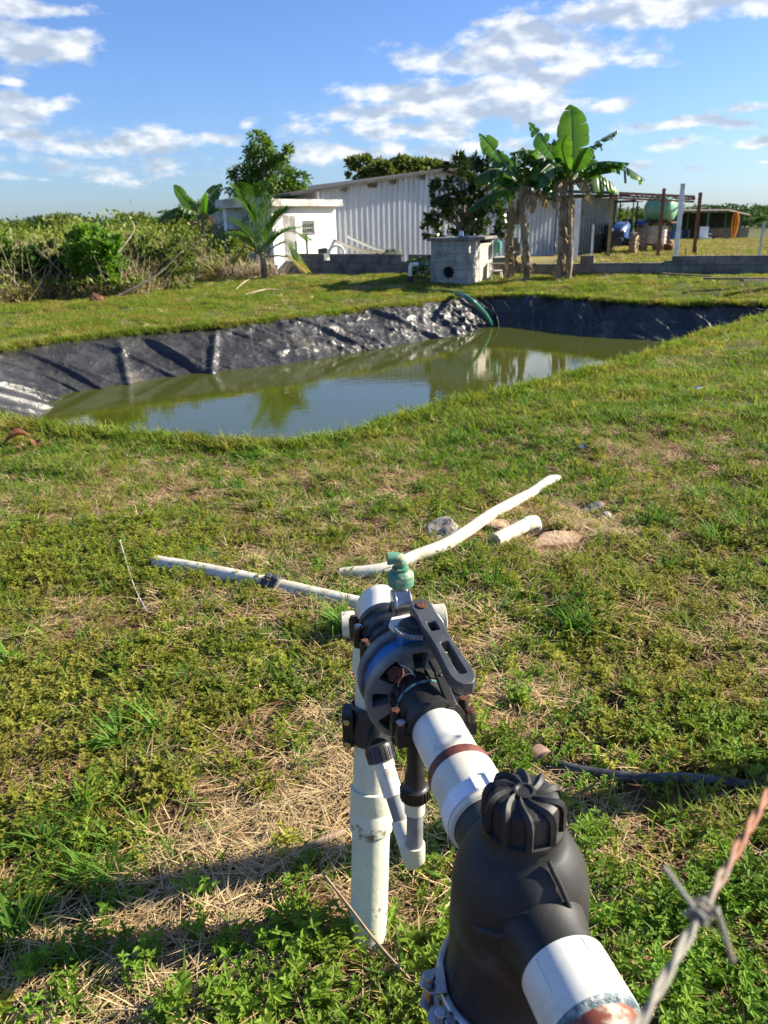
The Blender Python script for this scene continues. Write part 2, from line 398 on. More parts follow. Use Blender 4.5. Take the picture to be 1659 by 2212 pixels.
px = RP[:, 0][:, None]+nrm[:, 0][:, None]*(DS+wave[:, None]*inn*0+disp*.5); py = RP[:, 1][:, None]+nrm[:, 1][:, None]*(DS+disp*.5)
Z = Z + disp*.75
li = np.arange(N*len(ds)).reshape(N, -1); li2 = np.vstack([li, li[:1]])
lf = np.stack([li2[:-1, :-1], li2[1:, :-1], li2[1:, 1:], li2[:-1, 1:]], -1).reshape(-1, 4)
lm = bpy.data.materials.new('black_plastic_sheet'); lm.use_nodes = True; nt = lm.node_tree; B = nt.nodes['Principled BSDF']
g = nn(nt, 'ShaderNodeNewGeometry'); pos = g.outputs['Position']
c = mixc(nt, sstep(nt, noise(nt, pos, 1.7, 6, .65), .42, .68), (.018, .018, .018), (.050, .049, .047))
c = mixc(nt, mth(nt, 'MULTIPLY', sstep(nt, noise(nt, pos, .9, 7, .7), .58, .70), .5), c, (.16, .13, .09))
nt.links.new(c, B.inputs['Base Color'])
rr = mth(nt, 'ADD', mth(nt, 'MULTIPLY', noise(nt, pos, 2.5, 5, .6), .28), .33); nt.links.new(rr, B.inputs['Roughness'])
B.inputs['Specular IOR Level'].default_value = .6
bn = nn(nt, 'ShaderNodeBump'); bn.inputs['Strength'].default_value = .5; bn.inputs['Distance'].default_value = .035
nz = nn(nt, 'ShaderNodeTexNoise'); nz.inputs['Scale'].default_value = 7; nz.inputs['Detail'].default_value = 5; nz.inputs['Distortion'].default_value = 1.2
nt.links.new(vmth(nt, 'MULTIPLY', pos, (1, .8, 1)), nz.inputs['Vector'])
vo = nn(nt, 'ShaderNodeTexVoronoi'); vo.inputs['Scale'].default_value = 2.3
wv = nn(nt, 'ShaderNodeTexNoise'); wv.inputs['Scale'].default_value = 2.5; wv.inputs['Detail'].default_value = 3; nt.links.new(pos, wv.inputs['Vector'])
vp = vmth(nt, 'ADD', vmth(nt, 'MULTIPLY', pos, (1.0, .6, 1.3)), vmth(nt, 'MULTIPLY', wv.outputs['Color'], (.8, .8, .8))); nt.links.new(vp, vo.inputs['Vector'])
vo2 = nn(nt, 'ShaderNodeTexVoronoi'); vo2.inputs['Scale'].default_value = 8; nt.links.new(vp, vo2.inputs['Vector'])
hh_ = mth(nt, 'ADD', mth(nt, 'MULTIPLY', vo.outputs['Distance'], 2.2), mth(nt, 'ADD', mth(nt, 'MULTIPLY', vo2.outputs['Distance'], .28), mth(nt, 'ABSOLUTE', mth(nt, 'SUBTRACT', nz.outputs[0], .5))))
nt.links.new(hh_, bn.inputs['Height']); nt.links.new(bn.outputs[0], B.inputs['Normal'])
liner = npmesh('pond_liner', np.stack([px.ravel(), py.ravel(), Z.ravel()], 1), lf, lm, smooth=True)
tag(liner, 'wrinkled black plastic sheet lining the sloping banks of the pond', 'pond liner')
# ================================================================ FOREGROUND PIPEWORK
pvc = pmat('pvc_white', (.77, .75, .66), (.66, .62, .49), 9, rough=.36, bump=.015, bscale=60, c3=(.36, .27, .17), s3=11, t3=(.57, .74))
pvc_old = pmat('pvc_weathered', (.66, .66, .50), (.58, .58, .43), 6, rough=.45, bump=.08, bscale=50, c3=(.20, .15, .10), s3=13, t3=(.61, .69))
pvc_gray = pmat('pvc_grey', (.17, .18, .18), (.23, .24, .24), 20, rough=.4, c3=(.45, .45, .42), s3=25, t3=(.6, .75))
ground_pvc = pmat('pvc_ground', (.66, .62, .50), (.50, .45, .34), 12, rough=.5, bump=.1, c3=(.22, .16, .10), s3=20, t3=(.58, .72))
blk = pmat('black_plastic', (.012, .012, .012), (.022, .021, .02), 14, rough=.42, bump=.05, bscale=90, c3=(.07, .065, .06), s3=10, t3=(.6, .8))
blk_sun = pmat('black_plastic_dusty', (.018, .018, .017), (.036, .035, .033), 8, rough=.52, bump=.03, bscale=160, spec=.35, c3=(.085, .08, .073), s3=9, t3=(.48, .8))
grm = pmat('grey_plastic', (.10, .118, .118), (.19, .205, .205), 12, rough=.42, bump=.06, bscale=100, c3=(.18, .20, .20), s3=22, t3=(.6, .75))
bluem = pmat('blue_plastic', (.008, .12, .34), (.012, .15, .40), 20, rough=.45)
rust = pmat('rusty_steel', (.13, .040, .018), (.06, .018, .010), 60, rough=.85, bump=.6, bscale=300)
rustbrown = pmat('red_brown_primer', (.16, .045, .025), (.09, .025, .018), 40, rough=.5, bump=.1)
steel = pmat('bright_steel', (.55, .55, .54), (.38, .36, .33), 30, rough=.28, metal=1.0, c3=(.25, .13, .06), s3=30, t3=(.66, .8))
greenp = pmat('green_plastic', (.05, .19, .12), (.10, .24, .15), 40, rough=.6, c3=(.42, .40, .25), s3=45, t3=(.52, .68))
glassm = pmat('gauge_face', (.30, .30, .24), (.22, .22, .17), 30, rough=.15)
tan_fil = pmat('filter_bowl', (.22, .13, .06), (.12, .06, .03), 20, rough=.5)
glue = pmat('dried_blue_glue', (.09, .16, .18), (.45, .48, .45), 70, rough=.5, bump=.4, bscale=300)
teal = pmat('faint_teal_paint', (.14, .34, .36), (.06, .07, .07), 90, rough=.5)

# axis of the horizontal line (z = .80), from the elbow towards the camera
EB = Vector((-.018, 1.475, .80)); TC = atz(1215, 2090, .80); MX = (TC-EB); MX.z = 0; MX.normalize(); UP = Vector((0, 0, 1)); SD = MX.cross(UP)  # SD points to image left/right
AX0 = EB.copy(); TO = .045
def ax(t, up=0, side=0): return AX0 + MX*(t+TO) + UP*up + SD*side
EB = AX0 - MX*.098 + Vector((.020, 0, 0))
RSB = Vector((-.068, 1.345, -.10))          # riser foot
man = empty('irrigation_manifold', (RSB.x, RSB.y, 0), 'white pvc riser and pipe line carrying a grey valve, green air vent and black filter', 'pipe assembly')
rd = (EB-RSB).normalized()
# riser pipe
m = MB(); L = (EB-RSB).length
m.lathe(RSB, rd, [(0, .0445), (L-.03, .0445)], 40); m.build('riser_pipe', pvc_old, man)
tcp = None
# sleeve coupling on the riser (image y 1720-1840)
m = MB(); zc = aty(795, 1780, 1.375); tm = (zc-RSB).dot(rd)
m.lathe(RSB, rd, [(tm-.055, .0452), (tm-.052, .050), (tm-.006, .0515), (tm-.004, .0505), (tm+.002, .0505), (tm+.004, .0515), (tm+.050, .0505), (tm+.053, .0455)], 40, cap=False)
m.build('sleeve_coupling', pvc_old, man)
# elbow
m = MB(); path = []; rr_ = .062
pa = EB-rd*.11; path.append(pa)
for a in np.linspace(0, pi/2, 9):
    path.append(EB - rd*rr_*(1-sin(a)) + MX*rr_*(1-cos(a)))
path.append(AX0+MX*.045)
m.tube(path, [.0515]*len(path), 36); m.build('elbow', pvc, man, smooth=50)
m = MB(); m.lathe(EB-rd*.175, rd, [(0, .0455), (.002, .052), (.066, .052), (.07, .0515)], 36, cap=False); m.build('elbow_socket', pvc_old, man)
# black bolted adapter behind the valve
m = MB(); m.lathe(ax(-.005), MX, [(0, .053), (.003, .059), (.020, .060), (.024, .056), (.052, .056), (.056, .062), (.074, .062), (.078, .056), (.094, .056), (.098, .064), (.112, .064), (.116, .058), (.135, .058), (.14, .064), (.173, .064)], 44)
def lugs(ts, sides, z0, mats, rr_=.0105, off=.068):
    for t in ts:
        for s_ in sides:
            c = ax(t, z0, off*s_)
            m.lathe(c, UP, [(0, rr_*.9), (.002, rr_), (.040, rr_), (.042, rr_*.9)], 16); m.beam(ax(t, z0+.012, .045*s_), ax(t, z0+.012, .07*s_), .018, .024)
            HEADS.append((c+UP*.042, mats))
HEADS = []
lugs((.025, .065, .125), (1, -1), .004, None)
m.build('bolted_collar', blk, man)
def heads():
    for i, (c, _) in enumerate(HEADS):
        m = MB(); m.lathe(c, UP, [(0, .0078), (.0055, .0078), (.006, .006)], 6); m.build('bolt_head', rust if i % 3 != 2 else steel, man, smooth=20)
    HEADS.clear()
heads()
# flanges with slots
def flange(t0, th, R, ri, slots, mat, name='flange'):
    m = MB(); n = 144; zs = (t0, t0+th); ra = .0545; rb = R-.0105
    radii = [ri, ra, rb, R-.003, R]
    def isslot(j):
        a = (j+.5)/n*8; k = int(a); fr = a-k
        return (k % 2 == 0 and .14 < fr < .86) or (k % 2 == 1 and .30 < fr < .70)
    V = []; 
    for z in (0, th):
        for r in radii:
            for j in range(n):
                a = 2*pi*j/n+.35; zz = z if r < R else (th*.15 if z == 0 else th*.85)
                V.append(ax(t0+zz)+(UP*cos(a)+SD*sin(a))*r)
    I = lambda z, r, j: (z*5+r)*n+(j % n)
    Fs = []
    for j in range(n):
        for r in range(4):
            if r == 1 and isslot(j): continue
            Fs.append((I(0, r, j), I(0, r, j+1), I(0, r+1, j+1), I(0, r+1, j))); Fs.append((I(1, r, j), I(1, r+1, j), I(1, r+1, j+1), I(1, r, j+1)))
        Fs.append((I(0, 0, j), I(1, 0, j), I(1, 0, j+1), I(0, 0, j+1))); Fs.append((I(0, 4, j), I(0, 4, j+1), I(1, 4, j+1), I(1, 4, j)))
        if isslot(j):
            Fs.append((I(0, 1, j), I(0, 1, j+1), I(1, 1, j+1), I(1, 1, j))); Fs.append((I(0, 2, j), I(1, 2, j), I(1, 2, j+1), I(0, 2, j+1)))
            if not isslot(j-1): Fs.append((I(0, 1, j), I(1, 1, j), I(1, 2, j), I(0, 2, j)))
            if not isslot(j+1): Fs.append((I(0, 1, j+1), I(0, 2, j+1), I(1, 2, j+1), I(1, 1, j+1)))
    m.add(V, Fs); return m.build(name, mat, man, smooth=40)
flange(.168, .022, .0955, .045, True, grm)
flange(.234, .022, .0975, .045, True, grm)
m = MB(); m.lathe(ax(.2275), MX, [(0, .088), (.006, .088)], 48); m.build('dark_slot_backing', blk, man)  # black disc added for the dark seen through the flange slots
m = MB(); m.lathe(ax(.1905), MX, [(0, .066), (.003, .086), (.030, .086), (.034, .066)], 48); m.build('wafer_body', bluem, man)
m = MB()
m.beam(ax(.215, .060), ax(.215, .108), .05, .034, MX); m.build('valve_neck', bluem, man, bevel=.004)
# toothed dial
zt = .110; tc_ = ax(.212, zt, -.012)
m = MB(); n = 72; poly = []
for j in range(n):
    a = 2*pi*j/n; r = .043 if (j % 2) else .0385
    if not (-2.35 < atan2(sin(a), cos(a)) < 1.9): r = .037
    poly.append(tc_+MX*cos(a)*r+SD*sin(a)*r)
m.prism(poly, UP*.006); m.build('toothed_dial', pmat('dial_grey', (.30, .31, .31), (.2, .21, .21), 60, rough=.6), man, smooth=20)
m = MB(); m.lathe(tc_+UP*.0065, UP, [(0, .034), (.003, .033), (.0035, .02), (.009, .018)], 32); m.build('dial_plate', blk_sun, man)
m = MB(); m.lathe(tc_+UP*.0065-MX*.034-SD*.004, UP, [(0, .0085), (.010, .0085)], 6); m.build('bolt_head', rust, man, smooth=20)
m = MB()
pl = [(-.066, -.045), (-.060, .034), (-.035, .045), (-.015, .04), (-.015, -.055), (-.045, -.055)]
m.prism([tc_+MX*a+SD*b-UP*.012 for a, b in pl], UP*.010); m.build('valve_top_plate', pvc, man, bevel=.002)
# lever handle, from pivot towards the camera
HP = aty(909, 1318, 1.262); HE = aty(1003, 1476, 1.066)
hd = (HE-HP); hl = hd.length; hd.normalize(); hs = hd.cross(UP).normalized(); hu = hs.cross(hd).normalized()
def hpt(t, s, u): return HP+hd*hl*t+hs*s+hu*u
def slab_with_holes(outline, holes, th, mat, name, fr):
    me = bpy.data.curves.new(name, 'CURVE'); me.dimensions = '2D'; me.fill_mode = 'BOTH'; me.extrude = th/2; me.bevel_depth = .0022; me.bevel_resolution = 2
    for pl in [outline]+holes:
        sp_ = me.splines.new('POLY'); sp_.points.add(len(pl)-1); sp_.use_cyclic_u = True
        for p, q in zip(sp_.points, pl): p.co = (q[0], q[1], 0, 1)
    tmp = bpy.data.objects.new('tmp', me); mesh = bpy.data.meshes.new_from_object(tmp)
    bpy.data.objects.remove(tmp); bpy.data.curves.remove(me)
    for v_ in mesh.vertices: v_.co = fr(v_.co)
    mesh.materials.clear(); mesh.materials.append(mat)
    for p_ in mesh.polygons: p_.use_smooth = True
    mesh.set_sharp_from_angle(angle=radians(35))
    o = bpy.data.objects.new(name, mesh); scene.collection.objects.link(o); par(o, man); return o
def rr(x0, x1, y0, y1, r, n=4):
    o = []
    for cx, cy, a0 in ((x1-r, y1-r, 0), (x0+r, y1-r, pi/2), (x0+r, y0+r, pi), (x1-r, y0+r, 3*pi/2)):
        for k in range(n+1): a = a0+k*pi/2/n; o.append((cx+r*cos(a), cy+r*sin(a)))
    return o
half = [(-.016, .010), (-.006, .0185), (.008, .0195), (.03, .0185), (.055, .0205), (.09, .0175), (.12, .0165), (.15, .019), (.175, .021), (.195, .021), (hl+.004, .017), (hl+.013, .008)]
half = [(x, y*.9) for x, y in half]; outl = [(x, y) for x, y in half]+[(x, -y) for x, y in half[::-1]]
handle = slab_with_holes(outl, [rr(.050, .080, -.009, .011, .004), rr(hl-.098, hl-.008, -.010, .008, .006)], .020, pmat('lever_plastic', (.042, .046, .050), (.060, .065, .07), 30, rough=.5, bump=.05, bscale=200), 'lever_handle', lambda c: HP+hd*c.x+hs*c.y+hu*c.z)
m = MB(); m.lathe(hpt(0.015, 0, .011), hu, [(0, .011), (.004, .010), (.004, .004), (.0045, .003)], 20); m.build('pivot_screw', rust, man)
m = MB(); m.lathe(hpt(0.015, 0, -.045), hu, [(0, .016), (.035, .016)], 20); m.build('pivot_stem', grm, man)
T0 = aty(932, 1426, hpt(.48, 0, 0).y+.012); T1 = aty(948, 1455, T0.y-.030); T2 = aty(978, 1528, T0.y-.098)
m = MB(); m.beam(T0, T1, .013, .010); m.beam(T1-(T2-T1).normalized()*.003, T2, .017, .009); m.lathe(T1.lerp(T2, .12)+UP*.003, UP, [(0, .004), (.004, .003)], 10)
m.build('latch_trigger', blk_sun, man, bevel=.003)
# front union
m = MB()
m.lathe(ax(.240), MX, [(.012, .052), (.020, .051), (.028, .050), (.033, .049), (.036, .0515), (.052, .0515), (.055, .0485), (.095, .0485), (.100, .0530), (.122, .0545), (.125, .047)], 48)
lugs((.322, .356), (1, -1), -.022, None, .0090, .061)
for j in range(18):
    a = 2*pi*j/18; c = ax(.256)+(UP*cos(a)+SD*sin(a))*.0515; m.beam(c, c+MX*.030, .011, .005, (UP*cos(a)+SD*sin(a)))
m.build('union_collar', blk_sun, man); heads()
m = MB(); m.lathe(ax(.2895), MX, [(0, .0505), (.001, .0532), (.004, .0532), (.005, .0505)], 48, cap=False); m.build('teal_ring', teal, man)
# big rusty bolt on the front flange with wire loop
BP = aty(856, 1456, ax(.265).y-.004)
m = MB(); dirb = (-MX*.2+Vector((-.15, -.9, .35))).normalized()
m.lathe(BP, dirb, [(-.03, .010), (-.006, .010), (-.006, .0155), (.008, .0155), (.011, .013)], 6); m.build('bolt_head', rust, man, smooth=20)
m = MB(); m.tube([BP+Vector((.008+.018*sin(a*1.2)*1.2+.004*a, -.006, .014-.022*(a/3)+.008*cos(a*2.5))) for a in np.linspace(0, 4.2, 22)], .0012, 6); m.build('tie_wire', steel, man)
# pipe to the filter
m = MB(); m.lathe(ax(.34), MX, [(0, .0445), (.26, .0445)], 44, cap=False); m.build('inlet_pipe', pvc, man)
m = MB(); m.lathe(ax(.467), MX, [(0, .0447), (.001, .0490), (.004, .0515), (.0205, .0520), (.023, .0510)], 44, cap=False); m.build('primer_ring', rustbrown, man)
m = MB(); m.lathe(ax(.489), MX, [(0, .0495), (.001, .0520), (.045, .0520), (.048, .0545), (.098, .0545), (.101, .050)], 44, cap=False); m.build('pipe_coupling', pvc, man)
m = MB(); m.lathe(ax(.550), MX, [(0, .0550), (.0005, .0562), (.028, .0562), (.0285, .0550)], 44, cap=False)
m.beam(ax(.545, .0575, -.012), ax(.583, .0575, -.012), .006, .004); m.beam(ax(.549, .0575, .012), ax(.579, .0575, .012), .004, .004)
m.build('band_clamp', pmat('white_band', (.80, .82, .86), None, rough=.2), man)
# filter: vertical body
FC = ax(.700); FC.z = 0
CAPT = .948; m = MB()
prof = [(.637, .0945), (.650, .0945), (.660, .0915), (.71, .0895), (.770, .0885), (.815, .0865), (.842, .0800), (.865, .068), (.878, .056), (.884, .049), (.905, .048)]
m.lathe(FC, UP, prof, 64)
m.lathe(ax(.586), MX, [(-.008, .0475), (0, .0490), (.02, .0500), (.06, .054), (.12, .05)], 40)
m.lathe(ax(.700, -.003), MX, [(0, .05), (.060, .058), (.085, .052), (.100, .0475), (.135, .047)], 40)
# seam rib down the near face and raised rings
for a0, r0, r1 in ((0, .872, .72),):
    pts = []
    for z, r in [(.890, .054), (.880, .061), (.866, .074), (.845, .0835), (.815, .0885), (.78, .0905), (.74, .093), (.70, .093), (.66, .093)]:
        q = -.42 if SD.x > 0 else .42
        q *= (.96-z)/.16
        pts.append(FC+(MX*cos(q)+SD*(-1)*sin(q)*1.0)*r*1.0+UP*z)
    m.tube(pts, [.0032]*len(pts), 8)
m.build('filter_housing', blk_sun, man, smooth=55)
m = MB()
for (a, z, ln, rd_) in ((.62, .838, .045, .004), (.70, .812, .055, .007)):
    sgn = -1 if SD.x > 0 else 1
    pts = []
    for k in range(7):
        q = a+(k/6-.5)*.9; w = [(.835, .0800), (.80, .0895)]
        r = .0790 if z > .82 else .0860
        pts.append(FC+(MX*cos(q)+SD*sgn*sin(q))*r+UP*(z-.004*k+.008))
    m.tube(pts, [rd_*s_ for s_ in (.3, .8, 1, 1, 1, .8, .3)], 10)
m.build('raised_moulding', blk_sun, man, smooth=60)
# cap with swirled ribs
m = MB(); ct = FC+UP*.897
m.lathe(ct, UP, [(0, .0485), (.002, .0505), (.008, .0505), (.010, .0445), (.040, .0440), (.046, .0420), (.0500, .037), (.052, .032), (.0525, .020), (.0525, .0)], 60)
m.lathe(ct+UP*.050, UP, [(0, .0140), (.0055, .0135), (.006, .0105), (.0035, .008), (.0035, .001)], 32)
nr = 10
for k in range(nr):
    a0 = 2*pi*k/nr+.25; pts = []
    for i, (r, z) in enumerate([(.012, .0525), (.018, .0525), (.025, .0530), (.034, .0522), (.040, .0505), (.0445, .046), (.0468, .038), (.0472, .024), (.0475, .008)]):
        a = a0 + .55*((.0475-r)/.035)**1.2
        pts.append(ct+(MX*cos(a)+SD*sin(a))*r+UP*z)
    m.tube(pts, [.0034, .0036, .0040, .0046, .0050, .0052, .0052, .0052, .0052], 4)
m.build('filter_cap', blk_sun, man, smooth=32)
# clamp ring
m = MB(); rg_ = [FC+Vector((cos(a)*.0995, sin(a)*.0995, .642)) for a in np.linspace(0, 2*pi, 65)]
m.tube(rg_, .0085, 12, cap=False); m.tube([p-UP*.022 for p in rg_], .0065, 10, cap=False)
m.lathe(FC+UP*.618, UP, [(0, .1010), (.024, .1045)], 64, cap=False)
m.build('clamp_ring', steel, man, smooth=50)
m = MB(); m.lathe(FC+UP*.38, UP, [(0, .05), (.004, .075), (.20, .092), (.24, .0965)], 48); m.build('filter_bowl', tan_fil, man)
# clamp latch on the left
LV = Vector((-1, -.25, 0)).normalized(); LS = Vector((.25, -1, 0)).normalized()
m = MB()
def lp(a, b, z): return FC+LV*(a-.006)+LS*b+UP*(z+.050)
for z in (.603, .566):
    m.prism([lp(.098, -.03, z), lp(.128, -.028, z), lp(.138, -.012, z), lp(.128, .004, z), lp(.105, .008, z)], UP*.003)
    m.prism([lp(.104, .018, z-.012), lp(.128, .012, z-.012), lp(.140, .026, z-.012), (lp(.128, .055, z-.012)), lp(.108, .075, z-.012)], UP*.003)
m.lathe(lp(.124, -.012, .563), UP, [(0, .0065), (.05, .0065), (.05, .009), (.056, .008)], 14)
m.lathe(lp(.122, .030, .548), UP, [(0, .0065), (.052, .0065), (.052, .008), (.056, .007)], 14)
m.beam(lp(.118, .035, .585), lp(.112, .135, .555), .004, .036); m.beam(lp(.126, .03, .570), lp(.128, .115, .535), .004, .03)
m.lathe(lp(.120, .048, .587), UP, [(0, .005), (.006, .005)], 12)
m.build('clamp_latch', steel, man, smooth=40, bevel=.001)
m = MB(); RV = Vector((1, .3, 0)).normalized(); c = FC+RV*.104+UP*.640
m.box(c, (.03, .03, .032)); m.lathe(c+UP*.018+RV*.006, UP, [(0, .012), (.005, .012), (.005, .007), (.010, .007)], 12); m.build('clamp_hinge', steel, man, bevel=.003)
# outlet
m = MB(); m.lathe(ax(.822), MX, [(0, .046), (.001, .0515), (.040, .0520), (.070, .0525), (.074, .0500), (.075, .0455)], 48); m.build('outlet_coupling', pvc, man)
for a in (-.35, .85):
    m = MB(); c = ax(.826)+(UP*cos(a)+SD*sin(a))*.0516; m.beam(c, c+MX*.042, .003, .002, (UP*cos(a)+SD*sin(a))); m.build('moulded_rib', pvc, man)
m = MB(); m.lathe(ax(.893), MX, [(0, .0455), (.001, .0525), (.006, .0515), (.010, .045)], 48, cap=False); m.build('glue_bead', glue, man)
m = MB(); m.lathe(ax(.899), MX, [(0, .0447), (.001, .0466), (.030, .0464), (.034, .0447)], 48, cap=False); m.build('primer_stain', pmat('primer_stain', (.22, .06, .03), (.55, .45, .35), 30, rough=.4, thr=(.45, .6)), man)
m = MB(); m.lathe(ax(.88), MX, [(0, .0445), (.90, .0445)], 44); m.build('outlet_pipe', pvc, man)
m = MB(); m.lathe(ax(1.62)-UP*.04, -UP, [(0, .0445), (.78, .0445)], 32); m.build('support_pipe', pvc_old, man)
# gauge, air vent
GB = aty(862, 1345, ax(.10).y); GB = ax(.105, .06, 0)
m = MB(); s0 = aty(852, 1325, 1.40); s1 = aty(866, 1262, 1.395)
m.lathe(ax(.09, .045), UP, [(0, .024), (.015, .022)], 20)
m.tube([ax(.085, .05), s0, s1], [.014, .0135, .0145], 18); m.tube([s0+Vector((0, 0, -.012)), s0+Vector((0, 0, .004))], .018, 8)
m.build('vent_stem', blk, man)
m = MB(); b0 = s1
m.lathe(b0, UP, [(-.002, .024), (0, .0262), (.022, .0268), (.024, .0262), (.031, .019), (.0315, .0175), (.038, .0175), (.0385, .0125), (.046, .0125)], 14, cap=True)
e0 = b0+UP*.044
m.tube([e0, e0+UP*.006, e0+UP*.012+Vector((-.003, 0, 0)), e0+UP*.014+Vector((-.010, -.001, 0)), e0+UP*.014+Vector((-.026, -.003, 0))], [.0125, .013, .0135, .0125, .0128], 20)
m.build('air_vent', greenp, man, smooth=30)
gc = aty(868, 1302, 1.345); gx = Vector((.97, .16, .05)).normalized()
m = MB(); m.lathe(gc-gx*.018, gx, [(0, .0265), (.0, .0285), (.005, .0285), (.006, .0272), (.033, .0272), (.036, .024)], 40)
m.lathe(gc+gx*.006+Vector((0, 0, .02)), UP, [(0, .006), (.0095, .006)], 12)
m.tube([gc-UP*.02, gc-UP*.045], .007, 10); m.build('pressure_gauge', steel, man)
m = MB(); m.lathe(gc-gx*.0185, gx, [(0, .0255), (.0004, .0255)], 40); m.build('gauge_dial', glassm, man)
# by-pass loop
sa = aty(790, 1592, 1.415); ts = (sa-RSB).dot(rd); sc_ = RSB+rd*ts
m = MB(); m.lathe(sc_-rd*.045, rd, [(0, .052), (.002, .055), (.088, .055), (.09, .052)], 32, cap=False)
lside = Vector((-1, 0, 0))
for s_ in (-1, 1):
    c = sc_+Vector((s_*.058, -.01, 0)); m.box(c, (.026, .05, .088)); 
m.build('saddle_clamp', blk, man, bevel=.003)
for zz in (-.03, .03):
    for s_ in (-1, 1):
        m = MB(); m.lathe(sc_+Vector((s_*.060, -.034, zz)), Vector((0, -1, 0)), [(0, .0075), (.01, .0075)], 6); m.build('bolt_head', steel, man, smooth=20)
J0 = aty(822, 1628, 1.335); J2 = Vector((.062, 1.215, .375)); J2 = aty(896, 1868, 1.215)
bd = (J2-J0).normalized(); bl = (J2-J0).length
m = MB(); m.lathe(sc_+Vector((.012, -.045, -.005)), (J0-sc_-Vector((.012, -.045, -.005))), [(0, .028), (.04, .026), (.08, .02)], 24); m.lathe(J0-bd*.02, bd, [(0, .024), (.002, .029), (.008, .030), (.034, .030), (.036, .026)], 28)
for j in range(20):
    a = 2*pi*j/20; o1 = bd.orthogonal().normalized(); o2 = bd.cross(o1); q = (o1*cos(a)+o2*sin(a)); m.beam(J0-bd*.012+q*.0295, J0+bd*.014+q*.0295, .004, .003, q)
m.build('union_nut', blk, man)
m = MB(); m.lathe(J0+bd*.014, bd, [(0, .0215), (.001, .0225), (.016, .0225)], 8); m.lathe(J0+bd*.028, bd, [(0, .0195), (.002, .0208), (.058, .0208), (.06, .018)], 28); m.build('adapter_fitting', pvc, man, smooth=30)
m = MB(); m.lathe(J0+bd*.08, bd, [(0, .0165), (bl-.10, .0165)], 24); m.build('bypass_pipe', pvc_gray, man)
m = MB(); q0 = J0+bd*(bl*.60); m.lathe(q0, bd, [(0, .0205), (.001, .0212), (.046, .0212), (.047, .018)], 28); m.build('bypass_coupling', pvc, man)
vt = Vector((ax(.262).x-.006, J2.y, 0)); vu = (Vector((J2.x+.004, J2.y+.015, .70))-J2).normalized()
m = MB(); el_ = [J2-bd*.050, J2-bd*.018, J2-bd*.006+vu*.004, J2+vu*.016, J2+vu*.052]
m.tube(el_, [.0212, .0212, .0222, .0214, .0212], 26); m.build('bypass_elbow', pvc_old, man, smooth=60)
m = MB(); m.lathe(J2+vu*.045, vu, [(0, .0165), (.13, .0165)], 24); m.build('bypass_pipe', pvc_gray, man)
m = MB(); m.lathe(J2+vu*.130, vu, [(0, .019), (.001, .0205), (.036, .0205)], 24); m.build('bypass_coupling', pvc_old, man)
m = MB(); n0 = J2+vu*.162; m.lathe(n0, vu, [(0, .022), (.002, .0275), (.028, .0285), (.030, .024), (.034, .021), (.058, .020), (.075, .016), (.30, .014)], 28)
for j in range(20):
    a = 2*pi*j/20; o1 = vu.orthogonal().normalized(); o2 = vu.cross(o1); q = (o1*cos(a)+o2*sin(a)); m.beam(n0+vu*.004+q*.028, n0+vu*.026+q*.0285, .004, .003, q)
m.build('union_nut', blk, man)

# ================================================================ PIPES AND LITTER ON THE GROUND
def gp(px_, py_, up=0.0): p = gpt(px_, py_); return Vector((p.x, p.y, h1(p.x, p.y)+up))
a, b = gp(340, 1222, .010), gp(840, 1326, .016)
g1 = empty('ground_pipe', tuple(a), 'half buried white pipe with a dark clamp in the grass left of the riser', 'pipe')
m = MB(); m.tube([a+(b-a)*t+Vector((0, 0, .008*sin(t*5))) for t in np.linspace(0, 1, 14)], .043, 24); m.build('pipe', ground_pvc, g1)
cc = a+(b-a)*.545; dcl = (b-a).normalized()
m = MB(); m.lathe(cc-dcl*.045, dcl, [(0, .045), (.002, .054), (.088, .054), (.09, .045)], 28, cap=False)
for k in (-.02, .02):
    m.box(cc+dcl*k+UP*.052+Vector((0, -.005, 0)), (.022, .05, .022))
m.build('repair_clamp', pmat('clamp_grey', (.035, .042, .045), (.06, .065, .07), 20, rough=.5), g1, bevel=.003)
lp_ = [gp(x, y, u) for x, y, u in ((735, 1246, .012), (830, 1242, .03), (900, 1217, .04), (960, 1196, .045), (1010, 1166, .05), (1060, 1128, .045), (1110, 1098, .04), (1150, 1070, .02), (1186, 1048, .03), (1212, 1030, -.02))]
m = MB()
def smoothpath(P, n=6):
    out = []
    for i in range(len(P)-1):
        p0, p1, p2, p3 = P[max(i-1, 0)], P[i], P[i+1], P[min(i+2, len(P)-1)]
        for k in range(n):
            t = k/n; out.append(.5*((2*p1)+(p2-p0)*t+(2*p0-5*p1+4*p2-p3)*t*t+(3*p1-p0-3*p2+p3)*t**3))
    return out+[P[-1]]
m.tube(smoothpath(lp_), .032, 20); o = m.build('ground_pipe', ground_pvc); tag(o, 'long bent white pipe lying across the grass behind the green air vent', 'pipe')
a, b = gp(1068, 1182, .035), gp(1136, 1156, .06)
g2 = empty('short_pipe', tuple(a), 'short white pipe with an elbow turning down beside the dug hole', 'pipe')
m = MB(); m.tube([a, b], .038, 22); m.build('pipe', ground_pvc, g2)
m = MB(); d_ = (b-a).normalized(); m.tube([b-d_*.01, b+d_*.04, b+d_*.07-UP*.008, b+d_*.085-UP*.035, b+d_*.088-UP*.085], [.040, .040, .041, .040, .039], 22); m.lathe(b-d_*.012, d_, [(0, .034), (0, .0405), (.004, .0405)], 22, cap=False); m.build('elbow', ground_pvc, g2, smooth=60)
a, b = gp(744, 1375, .05), gp(958, 1357, .05)
g3 = empty('ground_tee', tuple(a), 'white pipe fitting lying crosswise in the grass behind the riser and valve', 'pipe fitting')
m = MB(); d_ = (b-a).normalized(); m.tube([a, b], .050, 28); m.build('pipe', ground_pvc, g3)
